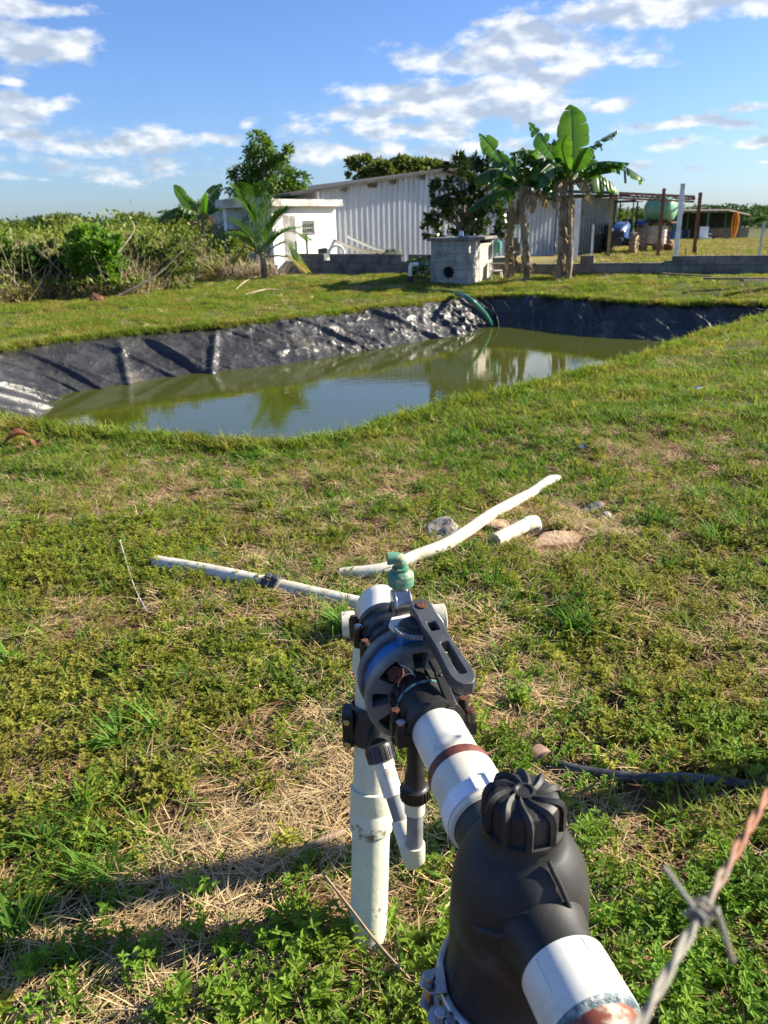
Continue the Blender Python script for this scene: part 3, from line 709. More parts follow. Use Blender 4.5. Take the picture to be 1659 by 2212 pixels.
m = MB(); m.lathe(a-d_*.01, d_, [(0, .045), (.004, .056), (.05, .058), (.055, .053), (.07, .053), (.072, .058), (.10, .058), (.103, .052)], 30); m.build('socket', ground_pvc, g3)
m = MB(); m.lathe(b+d_*.01, -d_, [(0, .045), (.004, .056), (.09, .058), (.1, .052)], 30); m.build('socket', ground_pvc, g3)
# black hose on the right
hp_ = [gp(x, y, u) for x, y, u in ((1130, 1655, -.02), (1200, 1663, .012), (1260, 1678, .02), (1330, 1688, .02), (1400, 1698, .026), (1460, 1696, .026), (1540, 1700, .022), (1620, 1706, .012), (1680, 1712, .0), (1760, 1715, .0))]
m = MB(); m.tube(smoothpath(hp_), .017, 16); o = m.build('black_hose', pmat('hose_black', (.02, .022, .025), (.06, .065, .07), 25, rough=.5, bump=.1)); tag(o, 'black polyethylene hose half hidden in the weeds at the right', 'hose')
m = MB(); m.tube(smoothpath([gp(x, y, .012) for x, y in ((-60, 1262), (20, 1262), (60, 1265), (120, 1270), (165, 1278))]), .008, 10); o = m.build('thin_hose', MATS['hose_black']); tag(o, 'thin black drip hose in the grass at the left edge', 'hose')
# green hose into the pond
gh = [Vector(x) for x in (atz(985, 634, .0), atz(1003, 640, .03), atz(1022, 652, -.06))]
w_ = atz(1060, 706, ZW); gh += [gh[-1].lerp(w_, .35)+Vector((.02, 0, .05)), gh[-1].lerp(w_, .7)+Vector((.03, 0, .06)), w_+Vector((0, 0, .02)), w_+Vector((-.02, -.2, -.3))]
m = MB(); m.tube(smoothpath(gh), .052, 16); o = m.build('green_hose', pmat('hose_green', (.015, .11, .085), (.03, .17, .13), 12, rough=.4)); tag(o, 'thick green suction hose hanging over the far bank into the pond', 'hose')
# stones and rubble
def rock(name, p, s, mat, lab, cat, seed, fl=.5, group=None, thin=False):
    bm = bmesh.new(); bmesh.ops.create_icosphere(bm, subdivisions=4, radius=1)
    r = random.Random(seed); ofs = [(Vector((r.uniform(-1, 1), r.uniform(-1, 1), r.uniform(-1, 1))).normalized(), r.uniform(.45, .8)) for _ in range(9)]
    from mathutils import noise as mn
    for v_ in bm.verts:
        for n_, d in ofs:
            t = v_.co.dot(n_)
            if t > d: v_.co -= n_*(t-d)
        v_.co += v_.co.normalized()*mn.fractal(v_.co*2.5+Vector((seed, 0, 0)), 1, 2, 4)*.10
        v_.co.x *= s[0]; v_.co.y *= s[1]; v_.co.z *= s[2]
    me = bpy.data.meshes.new(name); bm.to_mesh(me); bm.free(); me.materials.append(mat)
    for q in me.polygons: q.use_smooth = True
    me.set_sharp_from_angle(angle=radians(40))
    o = bpy.data.objects.new(name, me); scene.collection.objects.link(o); o.location = p; o.rotation_euler = (r.uniform(-.15, .15), r.uniform(-.15, .15), r.uniform(0, 3)); return tag(o, lab, cat, group)
conc = pmat('old_concrete', (.26, .23, .18), (.36, .33, .27), 30, rough=.95, bump=.8, bscale=60, c3=(.12, .10, .07), s3=8)
sandm = pmat('pale_sand', (.42, .30, .19), (.30, .19, .11), 14, rough=1, bump=.8, bscale=40)
rock('concrete_chunk', gp(965, 1152, .02), (.13, .09, .07), conc, 'grey broken concrete chunk in the grass left of the bent white pipe', 'rubble', 3)
rock('flat_stone', gp(1055, 1132, .0), (.16, .12, .035), sandm, 'flat pale stone under the bent white pipe', 'stone', 5)
rock('flat_stone', gp(1205, 1172, -.01), (.20, .13, .022), sandm, 'pale sandy slab beside the elbow of the short pipe', 'stone', 8)
rock('small_stone', gp(1270, 1105, .0), (.12, .06, .06), pmat('dark_stone', (.11, .11, .11), (.17, .17, .16), 30, rough=.9, bump=.6), 'dark grey stone half covered by dry grass behind the short pipe', 'stone', 12)
rock('pale_stone', gp(1312, 1122, .0), (.075, .05, .05), conc, 'small pale stone at the right end of the dry patch', 'stone', 15)
claym = pmat('orange_clay', (.36, .16, .08), (.22, .09, .05), 20, rough=1, bump=.8)
rock('clay_clod', gp(213, 652, .06), (.20, .14, .14), claym, 'orange clay clod at the foot of the leafy bush across the pond', 'clod', 21)
# dry leaves near the left rim
def dryleaf(p, s, rz, mat, lab, name='dry_leaf'):
    m = MB(); n = 9; L = []; C_ = []; R_ = []
    for i in range(n):
        t = i/(n-1); w = s*.32*sin(pi*min(1, t*1.02+.02))**.8; z = s*(.25*sin(t*2.6)); x = s*(t-.5)
        L.append((x, -w, z+w*.6)); C_.append((x, 0, z)); R_.append((x, w, z+w*.7))
    V = L+C_+R_; Fs = [(i, i+1, n+i+1, n+i) for i in range(n-1)]+[(n+i, n+i+1, 2*n+i+1, 2*n+i) for i in range(n-1)]
    rot = Euler((0, 0, rz)).to_matrix(); m.add([rot @ Vector(q)+p for q in V], Fs)
    o = m.build(name, mat, smooth=60, fixn=False); return tag(o, lab, 'leaf')
brn = pmat('brown_leaf', (.22, .085, .035), (.13, .05, .02), 30, rough=.7, transl=.15)
dryleaf(gp(42, 968, .05), .22, .4, brn, 'large curled brown dry leaf on the grass by the left pond edge')
dryleaf(gp(80, 972, .04), .12, 2.0, brn, 'small brown dry leaf just right of the large curled one')
dryleaf(gp(1168, 1655, .03), .08, .5, pmat('tan_leaf', (.30, .20, .13), (.2, .12, .08), 30, rough=.8), 'dry curled tan leaf beside the left end of the black hose')
# scraps of white plastic
for (x, y, s, lab) in ((1262, 975, .05, 'scrap of white plastic in the grass above the bent pipe'), (1508, 850, .05, 'scrap of clear plastic in the grass near the right pond edge')):
    m = MB(); p = gp(x, y, .03); m.add([p+Vector((random.uniform(-s, s), random.uniform(-s, s), random.uniform(0, s))) for _ in range(6)], [(0, 1, 2), (1, 2, 3), (2, 3, 4), (3, 4, 5)])
    o = m.build('plastic_scrap', pmat('white_scrap', (.7, .72, .7), None, rough=.2), fixn=False); tag(o, lab, 'litter')
# thin pale wire in the grass at left
m = MB(); m.tube(smoothpath([gp(x, y, u) for x, y, u in ((262, 1185, .05), (270, 1215, .06), (285, 1260, .03), (300, 1300, .04), (320, 1335, .03))]), .0028, 6); o = m.build('loose_wire', pmat('pale_wire', (.5, .48, .45), None, rough=.5)); tag(o, 'thin pale wire looped through the grass beside the left end of the half buried pipe', 'wire')
# fallen straw-coloured stick
m = MB(); m.tube(smoothpath([gp(x, y, .02) for x, y in ((520, 1925), (600, 1880), (660, 1845), (745, 1808))]), [.006]*9+[.010]*10, 8); o = m.build('dry_stick', pmat('dry_wood', (.34, .24, .15), (.22, .15, .09), 30, rough=.9)); tag(o, 'long pale dry stick on the straw left of the riser', 'stick')
m = MB(); m.tube(smoothpath([gp(x, y, u) for x, y, u in ((905, 2150, .02), (820, 2110, .10), (760, 2070, .16), (706, 2024, .20))]), [.0035]*19, 6); o = m.build('dry_twig', MATS['dry_wood']); tag(o, 'thin bare twig leaning over the green weeds at the foot of the riser', 'twig')

# ================================================================ BARBED WIRE + FENCE POST
A_ = Vector((.1885, .304, 1.337)); B_ = Vector((.0878, .189, 1.327))
A_ = atz(1655, 1722, 1.337); B_ = atz(1385, 2205, 1.337)
wd = (A_-B_).normalized(); wside = wd.cross(UP)
rw = bpy.data.materials.new('rusty_wire'); rw.use_nodes = True; nt = rw.node_tree; Bq = nt.nodes['Principled BSDF']
g = nn(nt, 'ShaderNodeNewGeometry'); sp = nn(nt, 'ShaderNodeSeparateXYZ'); nt.links.new(g.outputs['Position'], sp.inputs[0])
nt.links.new(mixc(nt, sstep(nt, mth(nt, 'ADD', sp.outputs[0], mth(nt, 'MULTIPLY', noise(nt, g.outputs['Position'], 90, 3, .6), .05)), .150, .180), (.26, .24, .19), (.30, .11, .05)), Bq.inputs['Base Color']); Bq.inputs['Roughness'].default_value = .7
post = Vector((1.75, 2.04, 0))
bw = empty('barbed_wire', tuple(B_-wd*.5), 'rusty two-strand barbed wire crossing close in front at the lower right', 'wire')
for ph_, nm in ((0, 'strand'), (pi, 'strand')):
    m = MB(); pts = []
    for i in range(300):
        t = -.5+2.85*i/299; a = t*150+ph_; pts.append(B_+wd*t+(wside*cos(a)+UP*sin(a))*.0013)
    m.tube(pts, .00115, 6); m.build(nm, rw, bw)
for tb in (-.29, (atz(1512, 1968, 1.337)-B_).dot(wd), .37, .62, .87, 1.1, 1.35, 1.6, 1.85):
    m = MB(); c = B_+wd*tb
    coil = [c+wd*(-.005+.010*k/24)+(wside*cos(k*.8)+UP*sin(k*.8))*.0038 for k in range(25)]
    m.tube([c-wside*.018+UP*.009+wd*.004]+coil+[c+wside*.015-UP*.012+wd*-.004], .0011, 6)
    m.tube([c-wside*.007-UP*.006, c, c+wside*.006+UP*.005], .0011, 6); m.build('barb', rw, bw)
m = MB(); m.tube([(post.x, post.y, -.2), (post.x+.01, post.y, .5), (post.x-.012, post.y+.01, 1.1), (post.x, post.y, 1.55)], [.062, .058, .055, .05], 14)
o = m.build('fence_post', pmat('post_wood', (.16, .12, .085), (.09, .065, .045), 20, rough=.95, bump=.8)); tag(o, 'rough wooden fence post holding the barbed wire', 'post')
# ================================================================ BUILDINGS AND YARD
galv = bpy.data.materials.new('galvanised_sheet'); galv.use_nodes = True; nt = galv.node_tree; Bq = nt.nodes['Principled BSDF']
g = nn(nt, 'ShaderNodeNewGeometry'); pos = g.outputs['Position']
st_ = vmth(nt, 'MULTIPLY', pos, (1, 1, .25))
cz = ramp(nt, noise(nt, st_, 1.6, 6, .65), [(.3, (.36, .38, .42)), (.55, (.50, .52, .55)), (.8, (.44, .45, .46))])
cz = mixc(nt, sstep(nt, noise(nt, vmth(nt, 'MULTIPLY', pos, (3, 3, .35)), 1.5, 5, .7), .66, .8), cz, (.33, .27, .22))
nt.links.new(cz, Bq.inputs['Base Color']); Bq.inputs['Metallic'].default_value = .35; Bq.inputs['Roughness'].default_value = .38
rusty = pmat('rusted_iron', (.20, .085, .045), (.10, .05, .03), 8, rough=.85, bump=.3)
darkroof = pmat('dark_roof_sheet', (.030, .029, .028), (.055, .05, .046), 3, rough=.8, c3=(.10, .07, .05), s3=5)
limew = pmat('lime_washed_wall', (.84, .84, .82), (.76, .75, .72), 1.4, rough=.9, bump=.15, bscale=8, c3=(.30, .28, .26), s3=2.2, t3=(.62, .70))
slabm = pmat('stained_slab', (.54, .52, .48), (.33, .31, .28), 2.5, rough=.95, bump=.3, c3=(.16, .15, .14), s3=3.2, t3=(.56, .68))
darkin = pmat('dark_interior', (.012, .012, .011), None, rough=.9)
whitep = pmat('white_paint', (.75, .76, .76), (.62, .62, .60), 5, rough=.6)
def vpoly(A, B, pix): return [atplane(x, y, A, B) for x, y in pix]
# ---- big shed: gable facing the pond
SA = Vector((aty(690, 545, 31.2).x, 31.2, 0)); SB = atz(1200, 558, -.12); SB.z = 0
sdir = (SB-SA).normalized(); snorm = Vector((sdir.y, -sdir.x, 0)); sback = -snorm; SW = (SB-SA).length
def top_at(xp, yp): q = atplane(xp, yp, SA, SB); return ((q-SA).dot(sdir), q.z)
tops = sorted([(0.0, top_at(690, 414)[1]), top_at(955, 370), top_at(1205, 437)]); tops[-1] = (SW, tops[-1][1])
def tz(u): return float(np.interp(u, [t[0] for t in tops], [t[1] for t in tops]))
shed = empty('metal_shed', tuple(SA), 'large shed of upright galvanised ribbed sheets under a low pitched dark roof', 'shed')
def ribbed(P0, d, n_, L, zb, topf, pitch=.24, h=.05, ridge=.07):
    m = MB(); u = 0; pts = []
    while u < L-1e-6:
        pts += [(u, 0), (u+pitch-ridge-.03, 0), (u+pitch-ridge, h), (u+pitch-.03, h)]; u += pitch
    pts = [(a, b) for a, b in pts if a < L]+[(L, 0)]
    V = []
    for a, b in pts:
        p = P0+d*a+n_*b; V += [Vector((p.x, p.y, zb)), Vector((p.x, p.y, topf(a)))]
    m.add(V, [(2*i, 2*i+2, 2*i+3, 2*i+1) for i in range(len(pts)-1)]); return m
ribbed(SA, sdir, snorm, SW, 0.0, tz).build('front_wall', galv, shed, smooth=0, fixn=False)
ribbed(SA+sback*14, -sback, -sdir, 14, 0.0, lambda a: tops[0][1]).build('side_wall', galv, shed, smooth=0, fixn=False)
ribbed(SB, sback, sdir, 14, 0.0, lambda a: tops[2][1]).build('side_wall', galv, shed, smooth=0, fixn=False)
ribbed(SB+sback*14, -sdir, sback, SW, 0.0, lambda a: tz(SW-a)).build('back_wall', galv, shed, smooth=0, fixn=False)
m = MB(); m.beam(SA+UP*.02+snorm*.03, SB+UP*.02+snorm*.03, .08, .14); m.build('base_strip', whitep, shed)
ovl = -(top_at(612, 404)[0]); pk = tops[1][0]; slopeL = (tops[1][1]-tops[0][1])/pk
def roofslab(u0, z0, u1, z1, name):
    th = .09; f0 = snorm*.55; bk = sback*14.4
    a = SA+sdir*u0; b = SA+sdir*u1; m = MB(); n_ = 60; pr = []
    for i in range(n_+1):
        t = i/n_; p = a.lerp(b, t); pr.append((p, z0+(z1-z0)*t+.10))
    V = []
    for p, z in pr:
        for q, zz in ((p+f0, z), (p+bk, z), (p+f0, z-th), (p+bk, z-th)): V.append(Vector((q.x, q.y, zz)))
    Fs = []
    for i in range(n_):
        o = 4*i; Fs += [(o, o+4, o+5, o+1), (o+2, o+3, o+7, o+6), (o, o+2, o+6, o+4), (o+1, o+5, o+7, o+3)]
    Fs += [(0, 1, 3, 2), (4*n_, 4*n_+2, 4*n_+3, 4*n_+1)]
    m.add(V, Fs); return m
r1 = roofslab(-1.25, tops[0][1]-slopeL*1.25, pk, tops[1][1], 'r'); ro = r1.build('roof', darkroof, shed, smooth=0)
r2 = roofslab(pk+.003, tops[1][1], SW+.5, tops[2][1]-.12, 'r'); r2.build('roof', darkroof, shed, smooth=0)
for (u, w) in ((1.0, .25), (2.1, .5), (3.1, .3), (4.4, .35)):
    m = MB(); a = SA+sdir*u+snorm*.10; m.prism([a+UP*(tz(u)-.02), a+sdir*w+UP*(tz(u+w)-.02), a+sdir*(w*.8)+UP*(tz(u+w)-.22), a+sdir*(w*.3)+UP*(tz(u)-.14)], snorm*.02)
    m.build('roof_flashing', pmat('torn_felt', (.10, .09, .08), (.2, .18, .16), 6, rough=.9), shed)
a = SA+sdir*.02+snorm*.06; m = MB(); m.beam(a-snorm*.02, a+UP*tops[0][1], .10, .08); m.build('corner_trim', whitep, shed); a = SB+snorm*.06
m = MB(); m.beam(a-sdir*.05, a-sdir*.05+UP*(tops[2][1]+.1), .13, .1); m.build('corner_trim', whitep, shed)

# ---- white house
C0 = Vector((aty(592, 545, 27.4).x, 27.4, 0)); C1 = Vector((aty(728, 540, 30.1).x, 30.1, 0)); hd_ = (C1-C0).normalized(); hb = Vector((-hd_.y, hd_.x, 0)); HL = (C1-C0).length; HWd = 2.15
zt_ = atplane(728, 446, C0, C1).z
house = empty('white_house', tuple(C0), 'small flat-roofed white masonry house with a grilled window beside the metal shed', 'house')
m = MB()
def hp3(u, w, z): p = C0+hd_*u+hb*w; return Vector((p.x, p.y, z))
wu0, wu1 = [(atplane(x, 490, C0, C1)-C0).dot(hd_) for x in (652, 680)]; wz0, wz1 = atplane(666, 508, C0, C1).z, atplane(666, 477, C0, C1).z
du0, du1 = .55, 1.15
def wallpanel(u0, u1, z0, z1): m.prism([hp3(u0, 0, z0), hp3(u1, 0, z0), hp3(u1, 0, z1), hp3(u0, 0, z1)], hb*.15)
wallpanel(0, wu0, 0, zt_); wallpanel(wu1, HL, 0, zt_); wallpanel(wu0, wu1, 0, wz0); wallpanel(wu0, wu1, wz1, zt_)
ms_ = MB(); ms_.prism([hp3(.002, .153, 0), hp3(.002, HWd, 0), hp3(.002, HWd, zt_), hp3(.002, .153, zt_)], hd_*.14); ms_.build('side_wall', pmat('shaded_stained_wall', (.46, .47, .48), (.32, .33, .34), 1.6, rough=.95, c3=(.14, .13, .12), s3=2.0, t3=(.52, .62)), house, smooth=0)  # base colour greyed for the shade on this face, stains over it
m.prism([hp3(0.0, HWd+.003, 0), hp3(HL, HWd+.003, 0), hp3(HL, HWd+.003, zt_), hp3(.0, HWd+.003, zt_)], hb*.15)
m.prism([hp3(HL-.002, .15, 0), hp3(HL-.002, HWd-.15, 0), hp3(HL-.002, HWd-.15, zt_), hp3(HL-.002, .15, zt_)], -hd_*.15)
m.build('wall', limew, house, smooth=0)
m = MB(); m.prism([hp3(-.25, -.28, zt_), hp3(HL+.12, -.28, zt_), hp3(HL+.12, HWd+.25, zt_), hp3(-.25, HWd+.25, zt_)], UP*.22)
m.prism([hp3(-.25, -.28, zt_+.22), hp3(-.25, HWd+.2, zt_+.22), hp3(-.13, HWd+.2, zt_+.22), hp3(-.13, -.28, zt_+.22)], UP*.06)
m.build('roof_slab', slabm, house, smooth=0, bevel=.01)
m = MB(); m.prism([hp3(wu0+.01, .10, wz0), hp3(wu1-.01, .10, wz0), hp3(wu1-.01, .10, wz1), hp3(wu0+.01, .10, wz1)], hb*.02); wo = m.build('window', darkin, house)
m = MB()
for k in range(7): u = wu0+(wu1-wu0)*(k+.5)/7; m.beam(hp3(u, .03, wz0), hp3(u, .03, wz1), .022, .022)
for k in range(3): z = wz0+(wz1-wz0)*(k+.4)/2.8; m.beam(hp3(wu0, .05, z), hp3(wu1, .05, z), .02, .02)
m.build('window_grille', pmat('grille_paint', (.6, .6, .55), None, rough=.6), wo)
m = MB(); m.prism([hp3(du0, -.012, .1), hp3(du1, -.012, .1), hp3(du1, -.012, 1.9), hp3(du0, -.012, 1.9)], hb*.01); m.build('door', pmat('door_grey', (.16, .15, .14), (.3, .29, .27), 3, rough=.8), house)
m = MB(); m.prism([hp3(-.012, 1.1, 1.1), hp3(-.012, 1.45, 1.1), hp3(-.012, 1.45, 1.7), hp3(-.012, 1.1, 1.7)], hd_*.01); m.build('window', darkin, house)
m = MB(); m.beam(hp3(du1+.25, -.25, 0), hp3(du1+.25, -.25, 1.25), .07, .07); o = m.build('rusty_post', rusty); tag(o, 'short rusty post standing in front of the white house wall', 'post')

# ---- block walls
def blockmat(name, base, base2, mort, bw=.4, bh=.2, d=Vector((1, 0, 0))):
    mt = bpy.data.materials.new(name); mt.use_nodes = True; nt = mt.node_tree; B = nt.nodes['Principled BSDF']
    g = nn(nt, 'ShaderNodeNewGeometry'); sp = nn(nt, 'ShaderNodeSeparateXYZ'); nt.links.new(g.outputs['Position'], sp.inputs[0])
    u = mth(nt, 'ADD', mth(nt, 'MULTIPLY', sp.outputs[0], d.x), mth(nt, 'MULTIPLY', sp.outputs[1], d.y))
    cm = nn(nt, 'ShaderNodeCombineXYZ'); nt.links.new(u, cm.inputs[0]); nt.links.new(sp.outputs[2], cm.inputs[1])
    br = nn(nt, 'ShaderNodeTexBrick'); nt.links.new(cm.outputs[0], br.inputs['Vector']); br.inputs['Scale'].default_value = 1; br.inputs['Brick Width'].default_value = bw; br.inputs['Row Height'].default_value = bh
    br.inputs['Mortar Size'].default_value = .009; br.inputs['Mortar Smooth'].default_value = .3; br.inputs['Color1'].default_value = (*base, 1); br.inputs['Color2'].default_value = (*base2, 1); br.inputs['Mortar'].default_value = (*mort, 1); br.inputs['Bias'].default_value = -.2
    c = mixc(nt, mth(nt, 'MULTIPLY', sstep(nt, noise(nt, g.outputs['Position'], 2.5, 6, .65), .45, .65), .7), br.outputs['Color'], tuple(x*.45 for x in base))
    nt.links.new(c, B.inputs['Base Color']); B.inputs['Roughness'].default_value = .95; B.inputs['Specular IOR Level'].default_value = .2
    bn = nn(nt, 'ShaderNodeBump'); bn.inputs['Strength'].default_value = .7; bn.inputs['Distance'].default_value = .012
    nt.links.new(mth(nt, 'ADD', mth(nt, 'MULTIPLY', br.outputs['Fac'], -1.0), mth(nt, 'MULTIPLY', noise(nt, g.outputs['Position'], 45, 4, .6), .5)), bn.inputs['Height']); nt.links.new(bn.outputs[0], B.inputs['Normal']); return mt
def blockwall(name, A, B, profile, th, mat, lab, cat='wall'):
    """profile: list of (u0,u1,z1) steps"""
    d = (B-A); d.z = 0; L = d.length; d.normalize(); n_ = Vector((-d.y, d.x, 0)); pts = [(profile[0][0], -.2)]
    for u0, u1, z in profile: pts += [(u0, z), (u1, z)]
    pts.append((profile[-1][1], -.2))
    q = []
    for p in pts:
        if not q or (abs(p[0]-q[-1][0])+abs(p[1]-q[-1][1])) > 1e-4: q.append(p)
    m = MB(); m.prism([Vector((A.x+d.x*u, A.y+d.y*u, z)) for u, z in q], n_*th); o = m.build(name, mat, smooth=0, bevel=.008); return tag(o, lab, cat), d
WA = atz(632, 582, .16); WB = atz(1040, 596, .12); WR = atz(1659, 606, .02)
WB2 = WA.lerp(WB, 1.0)
dl = (WB-WA); dl.z = 0; Lw = dl.length; dlN = dl.normalized()
bm1 = blockmat('grey_blocks_left', (.19, .175, .16), (.26, .245, .22), (.13, .12, .11), d=dlN)
zt1 = lambda x, y: atplane(x, y, WA, WB).z
def uw(x, y=560): q = atplane(x, y, WA, WB); return (q-WA).dot(dlN)
zh = zt1(800, 549); blockwall('block_wall', WA, WB, [(-3.0, uw(632), zh-.25), (uw(632)+.001, uw(700), zh), (uw(700)+.001, uw(712), zh-.2), (uw(712)+.001, uw(866), zh), (uw(866)+.001, uw(882), zh-.2), (uw(882)+.001, Lw, zh)], .15, bm1, 'low weathered grey block wall left of the block pump house')
RA = WB; dr = (WR-RA); dr.z = 0; drN = dr.normalized(); Lr = dr.length
bm2 = blockmat('grey_blocks_right', (.20, .185, .16), (.27, .25, .215), (.12, .11, .10), d=drN)
def ur(x, y=575): q = atplane(x, y, RA, WR); return (q-RA).dot(drN)
zr_ = lambda x, y: atplane(x, y, RA, WR).z
zlow = zr_(1330, 568); zhi = zr_(1580, 552)
blockwall('block_wall', RA, WR, [(.02, ur(1160), zlow), (ur(1160)+.001, ur(1252), zlow-.02), (ur(1252)+.001, ur(1282), zr_(1265, 552)), (ur(1282)+.001, ur(1432), zlow), (ur(1432)+.001, ur(1450), zhi-.12), (ur(1450)+.001, Lr+8, zhi)], .15, bm2, 'long low stepped block wall running to the right behind the banana plants')
# planks lying at the foot of the wall on the right
for k, (x0, y0, x1, y1) in enumerate(((1430, 588, 1600, 592), (1520, 600, 1659, 598), (1600, 604, 1720, 606))):
    a = gpt(x0, y0+12, .05); b = gpt(x1, y1+12, .05); m = MB(); m.beam(a+UP*.10, b+UP*(.04+.04*k), .12, .035); o = m.build('wooden_plank', pmat('grey_plank', (.15, .12, .09), (.09, .07, .05), 12, rough=.9)); tag(o, ('longest', 'middle', 'rightmost')[k]+' of the weathered planks lying along the foot of the right block wall', 'plank', 'planks by the wall')

# ---- pump house
PB = atz(1012, 612, .08); PL = atz(930, 604, .08); PR = atz(1066, 610, .08)
PB.z = PL.z = PR.z = 0
PR = PB + (PR-PB)
pd = (PL-PB).normalized(); pr = Vector((-pd.y, pd.x, 0)); pr = pr if pr.x > 0 else -pr
# depth of the right side: pixel width to x=1066
W1 = (PL-PB).length
def px_of(p): q = p-CO; d = q.dot(FW); return 829.5+FPX*q.dot(RT)/d
pr_dir = (Vector((.62, .78, 0))).normalized(); pd = Vector((-pr_dir.y, pr_dir.x, 0)); pd = Vector((-.88, .47, 0)).normalized(); pr_dir = Vector((.47, .88, 0))
w1 = .3
while px_of(PB+pd*w1+UP*.6) > 931: w1 += .01
w2 = .3
while px_of(PB+pr_dir*w2+UP*.6) < 1064 and w2 < 3: w2 += .01
ztop = 1.6-(PB.y)*math.tan(math.atan((1106-514)/FPX)*-1+PITCH) if False else atplane(1000, 520, PB, PB+pd).z
pumph = empty('pump_house', tuple(PB), 'small grey concrete block pump house with a flat slab roof beyond the pond', 'pump house')
bmp = blockmat('pump_blocks', (.33, .32, .29), (.40, .385, .35), (.24, .225, .2), d=pd*-1); bmp2 = blockmat('pump_blocks_side', (.37, .35, .31), (.44, .41, .37), (.27, .25, .22), d=pr_dir)
m = MB()
def q3(a, b, z): p = PB+pd*a+pr_dir*b; return Vector((p.x, p.y, z))
n_h = 20; hole = [(w1*.54+.165*cos(2*pi*k/n_h)*(1+.12*sin(3.3*k)), .34+.15*sin(2*pi*k/n_h)*(1+.14*cos(2.1*k))) for k in range(n_h)]
V = [q3(a, 0, z) for a, z in hole]; Vb = [q3(a, .15, z) for a, z in hole]; corners = [(w1, 0-.1), (w1, ztop), (0, ztop), (0, -.1)]
# ring between the ragged hole and the rectangle
rect = []
for a, z in hole:
    dx, dz = a-w1*.54, z-.34; t = 1e9
    for lim, c in (((w1-w1*.54), dx), ((-w1*.54), dx), ((ztop-.34), dz), ((-.1-.34), dz)):
        if abs(c) > 1e-6 and lim/c > 0: t = min(t, lim/c)
    rect.append((w1*.54+dx*t, .34+dz*t))
Vr = [q3(a, 0, z) for a, z in rect]; base = len(m.v)
Fs = [(k, (k+1) % n_h, n_h+(k+1) % n_h, n_h+k) for k in range(n_h)]+[(k, 2*n_h+k, 2*n_h+(k+1) % n_h, (k+1) % n_h) for k in range(n_h)]
for c in corners:
    best = min(range(n_h), key=lambda k: abs(rect[k][0]-c[0])+abs(rect[k][1]-c[1]))
m.add(V+Vr+Vb, Fs)
# corner triangles
for c in corners:
    for k in range(n_h):
        r0, r1_ = rect[k], rect[(k+1) % n_h]
        s0 = (abs(r0[0]-c[0]) < 1e-6, abs(r0[1]-c[1]) < 1e-6); s1 = (abs(r1_[0]-c[0]) < 1e-6, abs(r1_[1]-c[1]) < 1e-6)
        if (s0[0] and s1[1] and not s1[0]) or (s0[1] and s1[0] and not s1[1]): m.add([q3(*[r0[0], 0, r0[1]]), q3(c[0], 0, c[1]), q3(r1_[0], 0, r1_[1])], [(0, 1, 2)])
m.mi = 0
m.prism([q3(w1-.001, .001, -.1), q3(w1-.001, w2, -.1), q3(w1-.001, w2, ztop), q3(w1-.001, .001, ztop)], -pd*.15)
m.prism([q3(.16, w2-.15, -.1), q3(w1-.16, w2-.15, -.1), q3(w1-.16, w2-.15, ztop), q3(.16, w2-.15, ztop)], pr_dir*.14)
m.mi = 1
m.prism([q3(0, .001, -.1), q3(0, w2*.44, -.1), q3(0, w2*.44, ztop), q3(0, .001, ztop)], pd*.15)
m.prism([q3(0, w2*.95, -.1), q3(0, w2, -.1), q3(0, w2, ztop), q3(0, w2*.95, ztop)], pd*.15)
m.build('wall', [bmp, bmp2], pumph, smooth=0)
m = MB(); m.prism([q3(w1-.17, .17, -.1), q3(.17, .17, -.1), q3(.17, .17, ztop-.02), q3(w1-.17, .17, ztop-.02)], pr_dir*.01); m.build('dark_hole_backing', darkin, pumph)  # near-black sheet standing in for the unlit inside behind the hole
m = MB(); m.prism([q3(w1+.08, -.08, ztop), q3(-.08, -.08, ztop), q3(-.08, w2+.1, ztop), q3(w1+.08, w2+.1, ztop)], UP*.075); m.build('roof_slab', pmat('pump_slab', (.22, .21, .19), (.13, .12, .11), 5, rough=.95, bump=.4), pumph, bevel=.012)
m = MB(); m.prism([q3(.02, w2*.45, 0), q3(.02, w2*.94, 0), q3(.02, w2*.94, ztop-.1), q3(.02, w2*.45, ztop-.1)], pd*.03)
dm = pmat('cream_door', (.52, .48, .40), (.40, .36, .30), 6, rough=.8); dd = m.build('door', dm, pumph)
m = MB()
for a, b, z0, z1 in ((w2*.45, w2*.49, 0, ztop-.1), (w2*.90, w2*.94, 0, ztop-.1), (w2*.49, w2*.90, .50, .57), (w2*.49, w2*.90, ztop-.16, ztop-.1), (w2*.49, w2*.90, 0, .06)):
    m.prism([q3(.019, a, z0), q3(.019, b, z0), q3(.019, b, z1), q3(.019, a, z1)], -pd*.02)
m.build('door_frame', dm, dd, smooth=0)
